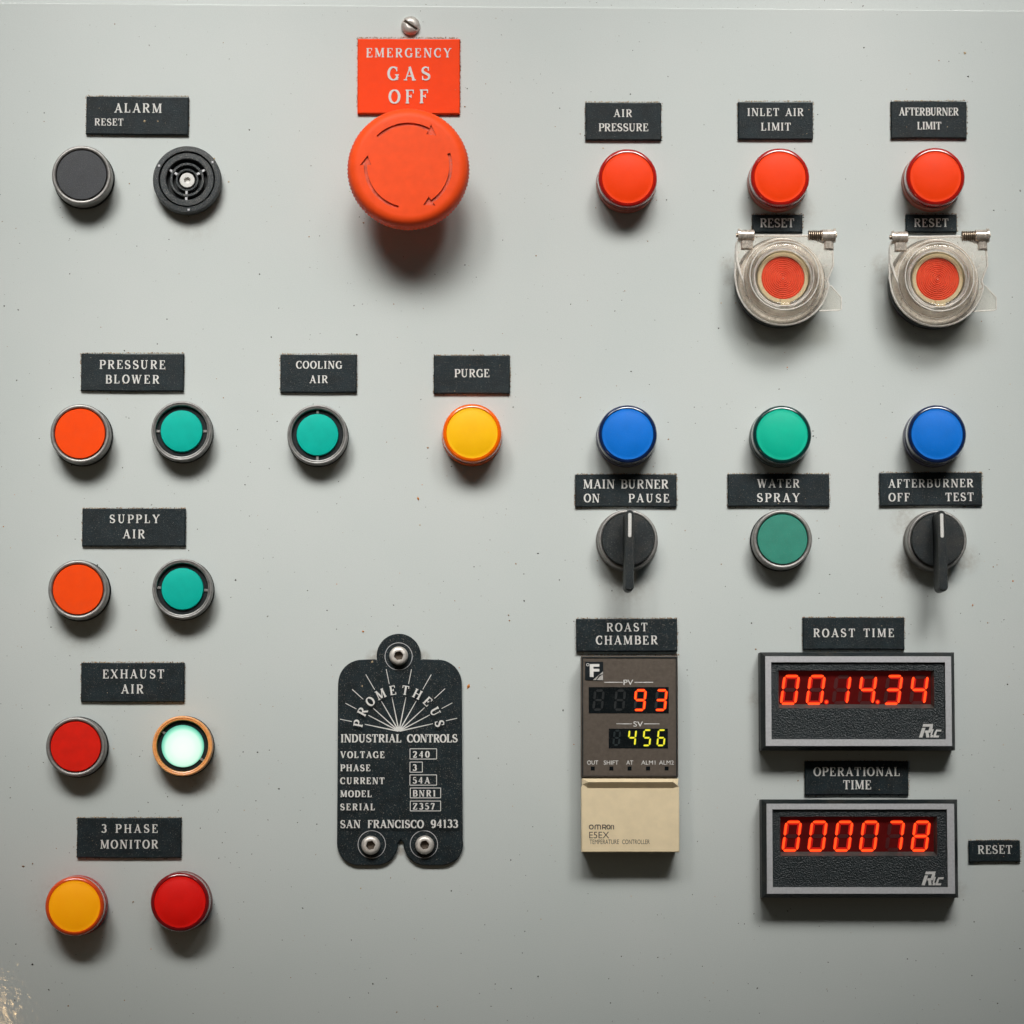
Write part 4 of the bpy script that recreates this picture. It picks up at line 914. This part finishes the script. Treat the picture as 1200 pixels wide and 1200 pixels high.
# ------------------------------------------------------------------ dust and crumbs lying on the panel and along the label edges
def dust():
    mats = [mat('crumb_dark', (0.045, 0.04, 0.036), 0.8), mat('crumb_brown', (0.30, 0.17, 0.085), 0.8), mat('crumb_pale', (0.50, 0.37, 0.22), 0.8), mat('crumb_orange', (0.55, 0.20, 0.04), 0.8)]
    bm = bmesh.new()
    def crumb(u, v, h, s, m):
        x, y, _ = at(u, v, h); c = Vector((x-600, 600-y, h)); st = random.uniform(.6, 1.5); ro = random.uniform(0, PI)
        vs = []
        for d in ((1, 0, 0), (0, 1, 0), (-1, 0, 0), (0, -1, 0), (0, 0, 1), (0, 0, -1)):
            q = Vector(d)*s*random.uniform(.6, 1.2); q.x *= st; q = Matrix.Rotation(ro, 3, 'Z') @ q; q.z *= .6; vs.append(bm.verts.new(c+q))
        for i in range(4):
            for k in (4, 5):
                f = bm.faces.new((vs[i], vs[(i+1) % 4], vs[k]) if k == 4 else (vs[(i+1) % 4], vs[i], vs[k])); f.material_index = m
    for _ in range(1000): crumb(random.uniform(0, 1200), 8+1192*random.random()**.8, .2, random.choice((.5, .6, .7, .8, 1.0, 1.2))*random.uniform(.6, 1.0), random.choices((0, 1, 2, 3), (70, 22, 4, 3))[0])
    for x0, y0, x1, y1 in EDGES:
        n = int((x1-x0)*1.6)
        for _ in range(n): crumb(random.uniform(x0, x1), y0-abs(random.gauss(0, .55))-.1, .5, random.uniform(.3, .75), random.choices((0, 1, 2), (1, 6, 4))[0])
        for xs in (x0-.3, x1+.3):
            for _ in range(int((y1-y0)*.7)): crumb(xs+random.uniform(-.7, .7), random.uniform(y0, y1), .5, random.uniform(.35, .8), random.choices((0, 1, 2), (2, 6, 2))[0])
        for _ in range(int((x1-x0)*.22)): crumb(random.uniform(x0, x1), y1+random.uniform(-.2, 1.2), .5, random.uniform(.35, .8), random.choices((0, 1), (2, 4))[0])
        for _ in range(3):
            if x1-x0 < 130: crumb(random.uniform(x0+3, x1-3), random.uniform(y0+3, y1-3), 5.6, random.uniform(.3, .6), random.choices((1, 2), (1, 3))[0])
    for u, v, s, m in ((1131, 62, 2.2, 2), (425.5, 740, 1.7, 3), (549, 804, 2.3, 3), (424.5, 804, 1.8, 2), (436, 775.5, 1.8, 2), (1038.6, 751.5, 1.7, 2), (490, 584, 1.6, 3), (494.5, 568, 1.1, 3), (251, 186, 1.4, 2), (169.5, 142, 1.8, 2), (185, 142, 1.1, 2),
                       (38, 1012, 1.6, 1), (27, 1015, 1.5, 1), (156, 1057, 1.6, 1), (862, 355, 1.2, 2), (426, 261, 1.4, 1), (545, 125, 1.2, 1), (1187, 681, 1.4, 3), (1140, 709, 1.4, 3), (597, 727, 1.2, 3), (596, 721, 1.0, 1), (268, 213, 1.2, 2), (4, 617, 1.2, 3), (57, 1160, 1.4, 0), (38, 1130, 1.2, 0), (892, 985, 1.4, 2)):
        h = 6 if 395 < u < 545 and 760 < v < 1010 else (5.5 if 100 < u < 225 and 110 < v < 160 else .4); crumb(u, v, h, s, m)
    bmesh.ops.scale(bm, vec=(K, K, K), verts=bm.verts)
    me = bpy.data.meshes.new('coffee_dust'); bm.to_mesh(me); bm.free()
    for m in mats: me.materials.append(m)
    o = bpy.data.objects.new('coffee_dust', me); COL.objects.link(o); o.location = W(600, 600, 0); o.rotation_euler = (PI/2, 0, 0)
    o['kind'] = 'stuff'; o['label'] = 'brown coffee dust and tiny crumbs over the panel and along label edges'; o['category'] = 'dust'
dust()
